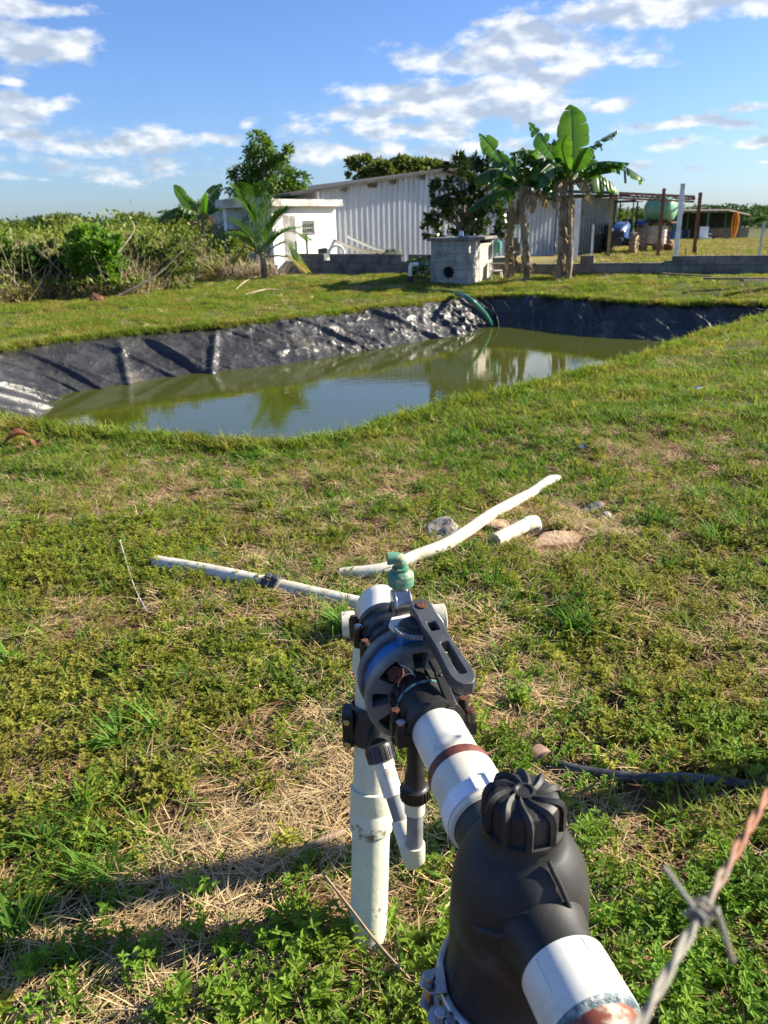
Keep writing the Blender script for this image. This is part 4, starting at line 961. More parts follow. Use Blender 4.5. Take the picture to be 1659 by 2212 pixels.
# things on and around the pump house
def thing(m, name, mat, lab, cat, group=None, **k): return tag(m.build(name, mat, **k), lab, cat, group)
m = MB(); t0 = q3(w1*.34, .35, ztop+.076); m.lathe(t0, UP, [(0, .06), (.10, .062), (.105, .05), (.11, .05), (.113, .055), (.15, .055)], 18); thing(m, 'white_jar', whitep, 'white jar with a dark lid standing on the pump house roof', 'jar')
m = MB(); n_ = 10; V = [q3(w1*.02+.55*i/n_*.9-.05, .15+.45*j/n_, ztop+.08+.04*random.random()) for i in range(n_+1) for j in range(n_+1)]
m.add(V, [(i*(n_+1)+j, (i+1)*(n_+1)+j, (i+1)*(n_+1)+j+1, i*(n_+1)+j+1) for i in range(n_) for j in range(n_)]); thing(m, 'blue_tarpaulin', pmat('blue_tarp', (.02, .16, .42), (.03, .22, .5), 8, rough=.5), 'crumpled scrap of blue tarpaulin on the pump house roof', 'tarpaulin', fixn=False, smooth=0)
c = aty(1075, 535, q3(0, w2, 0).y-.1); m = MB(); m.lathe(c-UP*.14, UP, [(0, .075), (.02, .085), (.20, .11), (.30, .10), (.31, .04), (.34, .035)], 20); thing(m, 'green_canister', pmat('canister_green', (.10, .32, .24), None, rough=.4), 'pale green plastic canister hanging at the right side of the pump house', 'canister')
c = gpt(1072, 606, .1); st = empty('small_stool', tuple(c), 'low white plastic stool in front of the pump house door', 'stool')
for mm, nm in (('s', 'seat'), ('b', 'backrest')):
    m = MB()
    if mm == 's': m.box((c.x, c.y, .30), (.30, .28, .03))
    else: m.box((c.x-.12, c.y+.02, .42), (.03, .26, .24), Euler((0, -.35, 0)).to_matrix())
    m.build(nm, pmat('stool_white', (.72, .68, .62), None, rough=.5), st)
for sx in (-1, 1):
    for sy in (-1, 1):
        m = MB(); m.beam((c.x+sx*.12, c.y+sy*.11, .29), (c.x+sx*.14, c.y+sy*.12, .03), .03, .03); m.build('leg', MATS['stool_white'], st)
# standpipe left of the pump house
c = gpt(886, 612, .08); sp0 = empty('standpipe', tuple(c), 'white standpipe with a black valve and green outlet left of the pump house', 'pipe')
el2 = aty(893, 571, c.y); m = MB(); m.tube([(c.x, c.y, -.05), (c.x, c.y, .10)], .055, 16); m.tube([(c.x, c.y, .26), (c.x+.01, c.y, el2.z-.07), (c.x+.03, c.y, el2.z-.01), (c.x+.09, c.y, el2.z), (c.x+.22, c.y+.02, el2.z)], [.055, .055, .06, .055, .055], 16); m.build('pipe', pvc, sp0, smooth=60)
m = MB(); m.lathe((c.x, c.y, .09), UP, [(0, .05), (.01, .075), (.16, .075), (.17, .05)], 16); m.beam((c.x-.15, c.y-.05, .17), (c.x, c.y, .17), .03, .03); m.build('valve', blk, sp0)
m = MB(); m.tube([(c.x+.22, c.y+.02, el2.z), (c.x+.42, c.y+.04, el2.z-.01)], .045, 14); m.build('outlet', MATS['hose_green'], sp0)

# ---- loose sheets, wheel rim by the house
for k, (x0, y0, x1, y1) in enumerate(((750, 512, 868, 552), (716, 520, 842, 556))):
    Yq = WA.y+1.1+k*.25
    a = aty(x0, y0, Yq+1.2); b = aty(x1, y1, Yq); m = MB(); sd = Vector((.10, -.35, .28)).normalized()*(.20+.08*k); n_ = 12
    dv = (b-a); V = []
    for i in range(n_+1):
        for w in (0, .5, 1): V.append(a+dv*(i/n_)+sd*w*(.55+.45*i/n_)-UP*.10*sin(pi*i/n_)+(UP*.03 if w == .5 else UP*0))
    V2 = [p-UP*.012 for p in V]; nv = len(V)
    m.add(V+V2, [(3*i+j, 3*i+3+j, 3*i+4+j, 3*i+1+j) for i in range(n_) for j in range(2)]+[(nv+3*i+j, nv+3*i+1+j, nv+3*i+4+j, nv+3*i+3+j) for i in range(n_) for j in range(2)])
    thing(m, 'roof_sheet', pmat('white_sheet', (.75, .76, .76), None, rough=.45), ('upper', 'lower')[k]+' of two long pale sheets leaning over the low wall before the shed', 'sheet', 'loose sheets', smooth=0)
c = aty(727, 541, WA.y+.9); m = MB(); dx = Vector((1, .25, 0)).normalized(); m.tube([c+dx*.26*cos(a)+UP*.26*sin(a)-UP*.1 for a in np.linspace(0, 2*pi, 33)], .05, 10, cap=False); thing(m, 'painted_tyre', whitep, 'white painted tyre standing behind the low wall beside the white house', 'tyre')
c = aty(702, 546, WA.y+.7); m = MB(); m.box(c+UP*.05, (.16, .2, .22)); m.lathe(c+UP*.05-Vector((.25, 0, 0)), Vector((1, 0, 0)), [(0, .03), (.02, .10), (.2, .10), (.24, .05)], 14); thing(m, 'old_pump', pmat('pump_paint', (.02, .05, .05), (.05, .1, .1), 20, rough=.6), 'dark old pump motor behind the wall left of the white tyre', 'pump', bevel=.01)

# ---- small corrugated hut and steel frame on the right
KA = aty(1248, 545, 37.6); KB = aty(1322, 545, 38.0); KA.z = KB.z = 0; kd = (KB-KA).normalized(); kn = Vector((kd.y, -kd.x, 0))
kz = atplane(1290, 428, KA, KB).z; hut = empty('corrugated_hut', tuple(KA), 'narrow pale green corrugated sheet hut behind the banana plants with a louvred vent', 'hut')
kL = (KB-KA).length; green_sheet = pmat('pale_green_sheet', (.42, .46, .36), (.34, .37, .30), 2, rough=.5, metal=.25, c3=(.16, .13, .10), s3=2, t3=(.62, .75))
ribbed(KA, kd, kn, kL, -.1, lambda a: kz, pitch=.14, h=.035, ridge=.06).build('front_wall', green_sheet, hut, smooth=0, fixn=False)
ribbed(KB, -kn, kd, 3, -.1, lambda a: kz, pitch=.14, h=.035, ridge=.06).build('side_wall', green_sheet, hut, smooth=0, fixn=False)
ribbed(KA-kn*3, kn, -kd, 3, -.1, lambda a: kz, pitch=.14, h=.035, ridge=.06).build('side_wall', green_sheet, hut, smooth=0, fixn=False)
m = MB(); m.beam(KB+kd*.03+kn*.03-UP*.1, KB+kd*.03+kn*.03+UP*kz, .08, .08); m.build('corner_trim', pmat('cream_trim', (.62, .62, .45), None, rough=.6), hut)
m = MB(); v0 = atplane(1304, 500, KA, KB); v0 = atplane(1272, 458, KA, KB)+kn*.06
for k in range(4): m.beam(v0-kd*.28+UP*(.12-.11*k), v0+kd*.28+UP*(.12-.11*k), .05, .05)
m.build('vent', pmat('vent_grey', (.5, .5, .46), None, rough=.6), hut)
m = MB(); m.prism([KA-kd*.5+kn*.6+UP*(kz+.12), KB+kd*.35+kn*.6+UP*(kz+.05), KB+kd*.35-kn*3.2+UP*(kz+.05), KA-kd*.5-kn*3.2+UP*(kz+.12)], UP*.05); m.build('roof', darkroof, hut)
# steel frame with trusses
frame = empty('steel_frame', tuple(KB), 'open rusty steel frame of posts and lattice beams beside the corrugated hut', 'frame')
ochre = pmat('ochre_green_post', (.22, .20, .07), (.28, .22, .10), 6, rough=.7, c3=(.2, .09, .05), s3=5)
posts = []
for (x, yb, yt, Y, w, mt) in ((1314, 549, 424, 32.0, .10, ochre), (1421, 549, 407, 31.6, .10, rusty), (1499, 544, 416, 33.0, .11, rusty), (1318, 540, 424, 37.0, .09, ochre)):
    a = aty(x, yb, Y); b = aty(x+ (x-829.5)/5000*(yb-yt)*0 , yt, Y); m = MB(); m.beam((a.x, a.y, -.1), (a.x, a.y, b.z), w, w); m.build('post', mt, frame); posts.append(Vector((a.x, a.y, b.z)))
def truss(a, b, h, name='lattice_beam'):
    m = MB(); m.beam(a, b, .07, .07); m.beam(a-UP*h, b-UP*h, .07, .07); n_ = int((b-a).length/.35)
    for i in range(n_): m.beam(a.lerp(b, i/n_)-UP*(h if i % 2 else 0), a.lerp(b, (i+1)/n_)-UP*(0 if i % 2 else h), .022, .022)
    m.build(name, rusty, frame)
def pt(x, y, Y): return aty(x, y, Y)
truss(pt(1318, 417, 32.0), pt(1500, 426, 33.0), .17); truss(pt(1330, 416, 37), pt(1500, 424, 37.5), .13); 
m = MB(); m.beam(pt(1318, 419, 32), pt(1322, 419, 37), .07, .09); m.beam(pt(1500, 429, 33), pt(1498, 426, 37.5), .07, .09); m.beam(pt(1421, 424, 31.7), pt(1418, 421, 37.3), .06, .08); m.build('cross_beam', rusty, frame)
m = MB(); m.prism([pt(1222, 417, 31.6), pt(1334, 420, 31.6), pt(1330, 418, 36), pt(1225, 415, 36)], UP*.10); m.build('roof_sheet', darkroof, frame, smooth=0)
# single posts
def postpx(name, x, yb, yt, Y, w, mt, lab):
    a = aty(x, yb, Y); b = aty(x, yt, Y); m = MB(); m.beam((a.x, a.y, -.15), (a.x, a.y, b.z), w, w*.8); m.box((a.x, a.y, b.z+.006), (w*1.12, w*.92, .012)); o = m.build(name, mt, bevel=.004); return tag(o, lab, 'post')
postpx('concrete_post', 1458, 566, 398, WR.y+1.6, .11, whitep, 'tallest pale concrete post standing behind the step in the right wall')
postpx('concrete_post', 1241, 560, 430, 30.2, .20, whitep, 'thick pale column right beside the banana trunks at the shed corner')
postpx('metal_post', 1277, 552, 487, WR.y+2.2, .05, whitep, 'thin short white post above the raised block in front of the hut')
postpx('metal_post', 1640, 553, 482, WR.y+.6, .06, pmat('bare_steel', (.45, .46, .46), None, rough=.4, metal=.5), 'thin steel post rising above the block wall near the right edge')
for k, (x, y) in enumerate(((1480, 536), (1503, 536))):
    postpx('iron_stub', x, 553, y, WR.y+.8, .022, rusty, ('left', 'right')[k]+' of two short rusty bars sticking up from the wall right of the tall post')

# ---- tractor (local: x = left side of the machine, y = forwards)
TY = 36.0; TB = aty(1352, 549, TY); TG = -.02
fwd = Vector((-.46, -.888, 0)).normalized(); lf_ = Vector((-fwd.y, fwd.x, 0)); lf_ = lf_ if lf_.x > 0 else -lf_   # viewer's right
TO_ = Vector((aty(1341, 540, TY+.3).x, TY+.3, TG))
trac = empty('farm_tractor', tuple(TO_), 'dusty blue farm tractor with a black canopy parked under the steel frame', 'tractor')
def T(a, b, z): p = TO_+lf_*a+fwd*b; return Vector((p.x, p.y, TG+z))
bluep = pmat('tractor_blue', (.020, .065, .20), (.035, .09, .24), 5, rough=.35, c3=(.22, .20, .17), s3=4, t3=(.55, .75))
tyre = pmat('muddy_tyre', (.34, .25, .17), (.22, .16, .11), 6, rough=.95, bump=.4); tyre_shade = pmat('tyre_shaded', (.03, .027, .025), (.06, .05, .04), 6, rough=.9)  # second, darker tyre colour holds the shade on the viewer's left wheels
dkm = pmat('tractor_black', (.015, .015, .016), (.03, .03, .03), 10, rough=.5); rimm = pmat('rim_tan', (.40, .33, .22), (.28, .21, .14), 9, rough=.7)
def wheel(a, b, R, w, name='wheel', mt=tyre):
    s_ = 1 if a > 0 else -1; m = MB(); c = T(a, b, R)
    m.lathe(c-lf_*w/2, lf_, [(0, R*.56), (.02, R*.62), (w*.12, R*.90), (w*.3, R*.955), (w*.7, R*.955), (w*.88, R*.90), (w-.02, R*.62), (w, R*.56)], 40, cap=False)
    for k in range(18):
        for h in (-1, 1):
            q = 2*pi*(k+(.5 if h > 0 else 0))/18; q2 = q+.22
            d0 = fwd*cos(q)+UP*sin(q); d1 = fwd*cos(q2)+UP*sin(q2)
            m.beam(c+d0*R*.97, c+d1*R*.93+lf_*h*w*.47, .05, R*.09, d0)
    wo_ = m.build(name, mt, trac, smooth=30)
    m = MB(); o_ = c+lf_*s_*(w*.15)
    m.lathe(o_-lf_*s_*.1, lf_*s_, [(0, R*.57), (.1+.12, R*.57), (.1+.12, R*.53), (.1+.02, R*.50), (.1+.0, R*.28), (.1+.06, R*.24), (.1+.08, R*.12), (.1+.14, R*.11), (.1+.14, .0)], 28)
    for k in range(8): q = 2*pi*k/8; m.lathe(o_+(fwd*cos(q)+UP*sin(q))*R*.19, lf_*s_, [(0, .02), (.08, .02)], 8)
    m.build('rim', rimm, wo_)
wheel(.80, -.95, .72, .42); wheel(-.80, -.95, .72, .42, mt=tyre_shade); wheel(.76, 1.0, .52, .34); wheel(-.80, 1.0, .52, .34, mt=tyre_shade)
m = MB()
hw = [(.0, 1.30, .36, .80, 1.18), (0, 1.15, .37, .74, 1.30), (0, .6, .38, .74, 1.42), (0, -.10, .40, .74, 1.50)]
V = []
for _, b, w, z0, z1 in hw: V += [T(-w, b, z0), T(-w, b, z1-.16), T(-w*.62, b, z1), T(w*.62, b, z1), T(w, b, z1-.16), T(w, b, z0)]
Fs = [(6*i+j, 6*i+(j+1) % 6, 6*i+6+(j+1) % 6, 6*i+6+j) for i in range(3) for j in range(6)]+[(5, 4, 3, 2, 1, 0), (18, 19, 20, 21, 22, 23)]
m.add(V, Fs); m.build('bonnet', bluep, trac, bevel=.03, smooth=50)
m = MB(); m.box(T(0, 1.32, .95), (.5, .06, .32), Matrix.Rotation(atan2(fwd.y, fwd.x)-pi/2, 3, 'Z')); m.build('grille', dkm, trac)
for s_ in (-1, 1):
    m = MB(); m.lathe(T(s_*.22, 1.30, 1.16), fwd, [(0, .07), (.05, .07), (.055, .06)], 14); m.build('headlight', pmat('lamp_glass', (.7, .72, .7), None, rough=.1), trac)
    m = MB(); pts = [T(s_*.74, -.95+.80*cos(a), .74+.80*sin(a)) for a in np.linspace(.9, 2.3, 12)]
    V = []
    for p in pts: V += [p-lf_*.20, p+lf_*.20, p+lf_*.20-UP*.04, p-lf_*.20-UP*.04]
    m.add(V, [(4*i+j, 4*i+(j+1) % 4, 4*i+4+(j+1) % 4, 4*i+4+j) for i in range(11) for j in range(4)]+[(0, 1, 2, 3), (47, 46, 45, 44)]); m.build('mudguard', bluep, trac)
Rz = Matrix.Rotation(atan2(fwd.y, fwd.x)-pi/2, 3, 'Z')
m = MB(); m.box(T(0, .5, .66), (.42, 1.9, .34), Rz); m.box(T(0, -.85, .75), (.55, .9, .6), Rz); m.beam(T(-.7, .95, .52), T(.7, .95, .52), .16, .16); m.beam(T(-.7, -.95, .70), T(.7, -.95, .70), .2, .2)
m.box(T(0, 1.55, .62), (.7, .22, .34), Rz); m.build('chassis', dkm, trac, bevel=.02)
m = MB(); m.box(T(0, -.72, 1.12), (.5, .48, .12), Rz); m.box(T(0, -.96, 1.38), (.48, .10, .46), Rz); m.build('seat', dkm, trac, bevel=.03)
m = MB(); m.tube([T(.22*cos(a), -.18+.05*sin(a), 1.58+.18*sin(a)) for a in np.linspace(0, 2*pi, 25)], .018, 8, cap=False); m.beam(T(0, -.05, 1.2), T(0, -.17, 1.56), .04, .04); m.build('steering_wheel', dkm, trac)
for a in (-.42, .42):
    for b in (-.05, -1.15):
        m = MB(); m.beam(T(a, b, .95), T(a*.96, b*.97, 2.40), .055, .055); m.build('canopy_post', dkm, trac)
m = MB(); m.prism([T(-.62, .25, 2.36), T(-.58, .30, 2.44), T(.58, .30, 2.44), T(.62, .25, 2.36)], -fwd*1.75); m.build('canopy', dkm, trac, bevel=.03)
m = MB(); m.tube([T(.30, .75, 1.4), T(.30, .75, 1.95), T(.30, .68, 2.05)], .035, 10); m.build('exhaust', rusty, trac)

trac.scale = (.93, .93, .93)
# ---- sprayer tank on trailer
SY = 36.8; tA = aty(1405, 453, SY+.5); tB = aty(1449, 454, SY-.2); sx = (tB-tA); sx.z = 0; sx.normalize(); sc2 = (tA+tB)/2
Rt = .50; spr = empty('sprayer_trailer', (sc2.x, sc2.y, 0), 'green horizontal water tank on a frame of stacked white crates behind the tractor', 'trailer')
m = MB(); hl2 = .68
m.lathe(sc2-sx*hl2, sx, [(0, .0), (.01, .22), (.05, .36), (.12, .45), (.20, .48), (.24, .47), (.28, .50), (.60, .50), (.64, .48), (.68, .50), (1.0, .50), (1.08, .50), (1.12, .47), (1.16, .48), (1.24, .45), (1.31, .36), (1.35, .22), (1.36, 0)], 40)
m.lathe(sc2+UP*.47, UP, [(0, .12), (.06, .12), (.06, .13), (.10, .13)], 18)
m.build('tank', pmat('tank_green', (.16, .36, .20), (.20, .42, .24), 2, rough=.35), spr)
ny_ = Vector((-sx.y, sx.x, 0)); zb = sc2.z-.52
m = MB(); m.beam(sc2-sx*.8-UP*.53, sc2+sx*.8-UP*.53, .9, .06)
for s_ in (-1, 1):
    for t_ in (-1, 1): m.beam(sc2+sx*.7*s_+ny_*.38*t_-UP*.55, Vector((sc2.x, sc2.y, .35))+sx*.7*s_+ny_*.38*t_, .06, .06)
m.beam(Vector((sc2.x, sc2.y, .36))-sx*.85, Vector((sc2.x, sc2.y, .36))+sx*.85, .85, .07); m.build('frame', rusty, spr)
m = MB()
for t_ in (-1, 1): m.lathe(Vector((sc2.x, sc2.y, .28))+sx*.3-ny_*(.50*t_+.06), ny_, [(0, .15), (.01, .26), (.11, .26), (.12, .15)], 24)
m.build('wheel', tyre, spr)
crm = pmat('crate_white', (.62, .58, .52), (.5, .44, .36), 5, rough=.8)
ncr = 0
for col_ in range(2):
    zc_ = .42; k = 0
    while zc_ < zb-.16:
        c = Vector((sc2.x, sc2.y, zc_))-sx*(.08-.44*col_)-ny_*.50; m = MB()
        for z in (.01, .08, .15): 
            for s_ in (-1, 1): m.beam(c+ny_*.20*s_-sx*.20+UP*z, c+ny_*.20*s_+sx*.20+UP*z, .02, .045); m.beam(c-ny_*.20+sx*.20*s_+UP*z, c+ny_*.20+sx*.20*s_+UP*z, .02, .045)
        for s_ in (-1, 1):
            for t_ in (-1, 1): m.beam(c+sx*.19*s_+ny_*.19*t_, c+sx*.19*s_+ny_*.19*t_+UP*.17, .04, .04)
        m.beam(c-sx*.19, c+sx*.19, .38, .015)
        ordn = ['lowest', 'second lowest', 'third lowest', 'fourth lowest', 'fifth lowest', 'topmost'][min(k, 5)]
        thing(m, 'slatted_crate', crm, ordn+' slatted crate of the '+('left', 'right')[col_]+' stack under the green tank', 'crate', 'crates under the green tank', smooth=0); zc_ += .185; k += 1

# ---- open shelter in the distance
OY = 56.0; GF = -.35; oa = aty(1430, 470, OY+2); ob = aty(1610, 480, OY)
shel = empty('open_shelter', tuple(Vector((oa.x, oa.y, GF))), 'open farm shelter with a dark low roof on green posts at the far right', 'shelter')
rz0 = aty(1500, 462, OY).z
def op(x, y, Y): return aty(x, y, Y)
gpo = pmat('green_post', (.06, .13, .08), (.10, .16, .10), 8, rough=.6)
m = MB(); m.prism([op(1448, 458, OY-1), op(1572, 457, OY-1), op(1572, 454, OY+7), op(1448, 455, OY+7)], UP*.07); m.prism([op(1573, 457, OY-1), op(1622, 468, OY-1), op(1618, 464, OY+7), op(1573, 454, OY+7)], UP*.07); m.build('roof', pmat('shelter_roof', (.10, .075, .06), (.20, .11, .08), .8, rough=.85), shel, smooth=0)
for (x, Y) in ((1523, OY-.6), (1592, OY-.6), (1452, OY-.6), (1480, OY+6), (1560, OY+6)):
    a = op(x, 528, Y); m = MB(); zt2 = op(x, 459 if x < 1580 else 463, Y).z; m.beam((a.x, a.y, GF-.05), (a.x, a.y, zt2), .12, .12); m.build('post', gpo, shel)
m = MB(); a = op(1530, 530, OY+5); b = op(1612, 530, OY+5); m.beam((a.x, a.y, GF+.45), (b.x, b.y, GF+.45), .2, 1.0); a2 = op(1592, 530, OY+1); m.build('parapet', pmat('shelter_blocks', (.26, .23, .19), (.18, .16, .13), 2, rough=.95), shel)
m = MB(); a = op(1450, 500, OY+6.5); b = op(1600, 500, OY+6.5); m.beam((a.x, a.y, .65), (b.x, b.y, .65), .1, 2.1); m.build('back_panel', pmat('dark_green_sheet', (.02, .035, .02), (.035, .05, .03), 3, rough=.8), shel)
c = op(1585, 492, OY-1.1); m = MB(); rn = random.Random(4)
for k in range(26):
    a0 = rn.uniform(0, 6.28); r0 = rn.uniform(.10, .34); m.tube([c+Vector((r0*cos(a0)*.9*(.35+.65*sin(pi*(j/8)**.7)), r0*sin(a0)*.5, 1.0-1.75*j/8)) for j in range(9)], .03, 5)
thing(m, 'orange_net', pmat('orange_netting', (.75, .26, .015), (.6, .2, .01), 8, rough=.8), 'bundle of orange netting hanging from the shelter roof', 'net')
c = op(1521, 529, OY-2); ch = empty('garden_chair', (c.x, c.y, GF), 'pale plastic chair standing in front of the open shelter', 'chair')
pch = pmat('chair_plastic', (.62, .65, .68), None, rough=.5)
m = MB(); m.box((c.x, c.y, GF+.48), (.6, .55, .06)); m.build('seat', pch, ch)
m = MB(); m.box((c.x, c.y+.28, GF+.85), (.6, .06, .65)); m.build('backrest', pch, ch)
for s_ in (-1, 1):
    for t_ in (-1, 1):
        m = MB(); m.beam((c.x+s_*.28, c.y+t_*.24, GF+.45), (c.x+s_*.31, c.y+t_*.27, GF+.02), .05, .05); m.build('leg', pch, ch)
    m = MB(); m.beam((c.x+s_*.31, c.y-.25, GF+.72), (c.x+s_*.31, c.y+.25, GF+.72), .05, .04); m.build('armrest', pch, ch)
for k, (x, Y, cc_) in enumerate(((1447, OY-.5, (.03, .10, .22)), (1461, OY+.3, (.05, .14, .28)), (1478, OY+1.5, (.03, .05, .07)))):
    c = op(x, 530, Y); m = MB(); m.lathe((c.x, c.y, GF+.02), UP, [(0, .28), (.02, .30), (.28, .29), (.3, .305), (.32, .29), (.60, .29), (.62, .305), (.64, .29), (.92, .30), (.94, .28)], 20)
    thing(m, 'plastic_barrel', pmat('barrel%d' % k, cc_, None, rough=.5), ('left blue', 'lighter blue middle', 'black right')[k]+' barrel under the open shelter', 'barrel', 'barrels under the shelter')
m = MB(); c = op(1547, 530, OY-1); m.box((c.x, c.y, GF+.35), (.5, .4, .5)); m.lathe((c.x-.3, c.y-.25, GF+.25), Vector((1, 0, 0)), [(0, .1), (.02, .22), (.1, .22), (.12, .1)], 16); m.beam((c.x, c.y, GF+.6), (c.x-.3, c.y-.3, GF+1.15), .05, .05); thing(m, 'red_tiller', pmat('tiller_red', (.30, .05, .03), (.1, .05, .04), 9, rough=.6), 'small red motor tiller standing right of the pale chair', 'machine', bevel=.02)
for k, (x, s_) in enumerate(((1562, .4), (1570, .55), (1583, .35))):
    c = op(x, 531, OY-1.5-k*.4); rock('white_bag', (c.x, c.y, GF+.12), (s_, s_*.7, .20), whitep, ('left', 'biggest middle', 'right')[k]+' of the crumpled pale bags on the ground before the shelter', 'bag', 40+k, group='bags')
# ================================================================ TREES, BANANAS, SCRUB
R = np.random.default_rng(11)
def leafmat(name, c1, c2, sc=1.5, tr=.35, rough=.55, c3=None, orand=.12, spec=.35): return pmat(name, c1, c2, sc, rough=rough, transl=tr, thr=(.35, .65), c3=c3, s3=sc*2.3, t3=(.6, .72), objrand=orand, spec=spec)
def leaves(P, Dr, size, width=.4, jit=.5, fold=.25, rg_=R):
    """rhombic folded leaves at P along directions Dr; returns V, F(quads)"""
    n = len(P); D = Dr+rg_.normal(0, jit, (n, 3)); D /= np.linalg.norm(D, axis=1)[:, None]+1e-9
    A = rg_.normal(0, 1, (n, 3)); Sd = np.cross(D, A); Sd /= np.linalg.norm(Sd, axis=1)[:, None]+1e-9; Nn = np.cross(Sd, D)
    s = (size*rg_.uniform(.65, 1.3, n))[:, None] if np.isscalar(size) else size[:, None]
    b = P; t = P+D*s; l = P+D*s*.45+Sd*s*width*.5+Nn*s*fold*.3; r_ = P+D*s*.45-Sd*s*width*.5+Nn*s*fold*.3
    V = np.stack([b, l, t, r_], 1).reshape(-1, 3); F = np.arange(4*n).reshape(n, 4); return V, F
def crown_pts(blobs, n, surf=.75, rg_=R, lump=.35):
    """points in a union of ellipsoids, biased to the shell and clumped"""
    vol = np.array([b[3]*b[4]*b[5] for b in blobs])**.67; cnt = np.maximum(1, (n*vol/vol.sum()).astype(int)); out = []; dr = []
    for b, k in zip(blobs, cnt):
        kc = max(4, k//26); d = rg_.normal(0, 1, (kc, 3)); d /= np.linalg.norm(d, axis=1)[:, None]
        rad = 1-(1-surf)*rg_.random(kc)**.7*1.4; rad = rad*(1+rg_.normal(0, .09, kc)); C = d*rad[:, None]
        idx = rg_.integers(0, kc, k); p = C[idx]+rg_.normal(0, lump*.33, (k, 3)); out.append(p*np.array(b[3:6])+np.array(b[:3])); q = C[idx]*.8+(p-C[idx])*2; q[:, 2] += .1; dr.append(q)
    P = np.vstack(out); Q = np.vstack(dr); Q /= np.linalg.norm(Q, axis=1)[:, None]+1e-9; return P, Q
bark = pmat('tree_bark', (.12, .095, .07), (.19, .16, .12), 8, rough=.95, bump=.6)
def limbs(m, base, tips, r0, rg_=random):
    base = Vector(base)
    for t, f in tips:
        t = Vector(t); k = Vector((rg_.uniform(-.15, .15), rg_.uniform(-.15, .15), 0)); st = base.lerp(Vector((base.x, base.y, t.z)), .0)
        mid = Vector((base.x*.55+t.x*.45, base.y*.55+t.y*.45, base.z*.45+t.z*.55))+k
        m.tube(smoothpath([st, mid, t], 5), list(np.linspace(r0*f, r0*f*.18, 11)), 6)
def tree(name, loc, blobs, n, size, mat, lab, trunk_h, r0, cat='tree', group=None, width=.45, droop=0, jit=.6, clump=.35, surf=.7, seed=0, trunk_mat=None):
    rg_ = np.random.default_rng(seed+100); root = empty(name, tuple(loc), lab, cat, group); L = np.array(loc)
    P, Q = crown_pts(blobs, n, surf=surf, rg_=rg_, lump=clump); Q = Q.copy(); Q[:, 2] -= droop
    V, F_ = leaves(P+L, Q, size, width, jit, rg_=rg_); npmesh('crown', V, F_, mat, root)
    m = MB(); rn = random.Random(seed); base = Vector(loc); top = base+UP*trunk_h
    m.tube(smoothpath([base-UP*.1, base+UP*trunk_h*.5+Vector((rn.uniform(-.1, .1)*r0*8, 0, 0)), top], 4), list(np.linspace(r0*1.2, r0*.8, 9)), 8)
    limbs(m, top, [(base+Vector((b[0], b[1], b[2]+b[5]*.3)), .75) for b in blobs[:9]], r0, rn); m.build('trunk', trunk_mat or bark, root, fixn=False)
    return root
def copy_tree(o, loc, s=1, rz=0, lab=None, par_=None):
    c = o.copy(); scene.collection.objects.link(c); c.location = loc; c.rotation_euler = (0, 0, rz); c.scale = (s*1.25, s*1.25, s) if par_ is None else (s, s, s)
    if lab: c['label'] = lab
    for ch in o.children: k = ch.copy(); scene.collection.objects.link(k); k.parent = c; k.matrix_parent_inverse = ch.matrix_parent_inverse.copy()
    return c
g_mid = leafmat('leaf_mid_green', (.060, .125, .016), (.12, .19, .026), 1.2)
g_dark = leafmat('leaf_dark_green', (.020, .048, .010), (.045, .085, .016), 1.2, tr=.25)
g_oliv = leafmat('leaf_olive', (.075, .105, .022), (.14, .165, .036), 1.2)
g_brt = leafmat('leaf_bright_green', (.095, .20, .018), (.17, .27, .03), 1.6, tr=.4)
g_glos = leafmat('leaf_glossy_dark', (.026, .050, .012), (.055, .085, .018), 2.5, tr=.18, rough=.35, c3=(.11, .075, .02), spec=.5)

# tall feathery tree behind the white house
ty = 33.5; p = aty(575, 560, ty); b = []
for x, y, rx, ry in ((560, 310, 22, 24), (572, 345, 40, 32), (590, 380, 45, 32), (530, 378, 32, 28), (555, 405, 52, 26), (625, 335, 13, 24), (645, 385, 20, 22), (610, 410, 36, 22), (590, 440, 34, 20), (540, 430, 32, 22)):
    q = aty(x, y, ty+random.uniform(-.6, .6)); k = ty*.936/FPX; b.append((q.x-p.x, q.y-p.y, q.z, rx*k, rx*k*.9, ry*k))
tree('feathery_tree', (p.x, p.y, 0), b, 9500, .17, g_mid, 'tall feathery green tree rising behind the white house', 1.6, .13, width=.42, droop=.7, seed=1, clump=.42)
# broad tree behind the shed
ty = 50; p = aty(850, 560, ty); b = []
for x, y, rx, ry in ((785, 340, 34, 13), (775, 368, 26, 9), (830, 352, 30, 14), (880, 345, 42, 15), (925, 350, 38, 14), (965, 358, 26, 12), (850, 372, 60, 14), (1010, 350, 22, 14)):
    q = aty(x, y, ty+random.uniform(-1, 1)); k = ty*.936/FPX; b.append((q.x-p.x, q.y-p.y, q.z, rx*k, rx*k, ry*k))
tree('spreading_tree', (p.x, p.y, -.3), b, 6500, .30, g_oliv, 'flat-topped spreading tree showing above the shed roof', 3.2, .28, width=.5, seed=2, clump=.34)
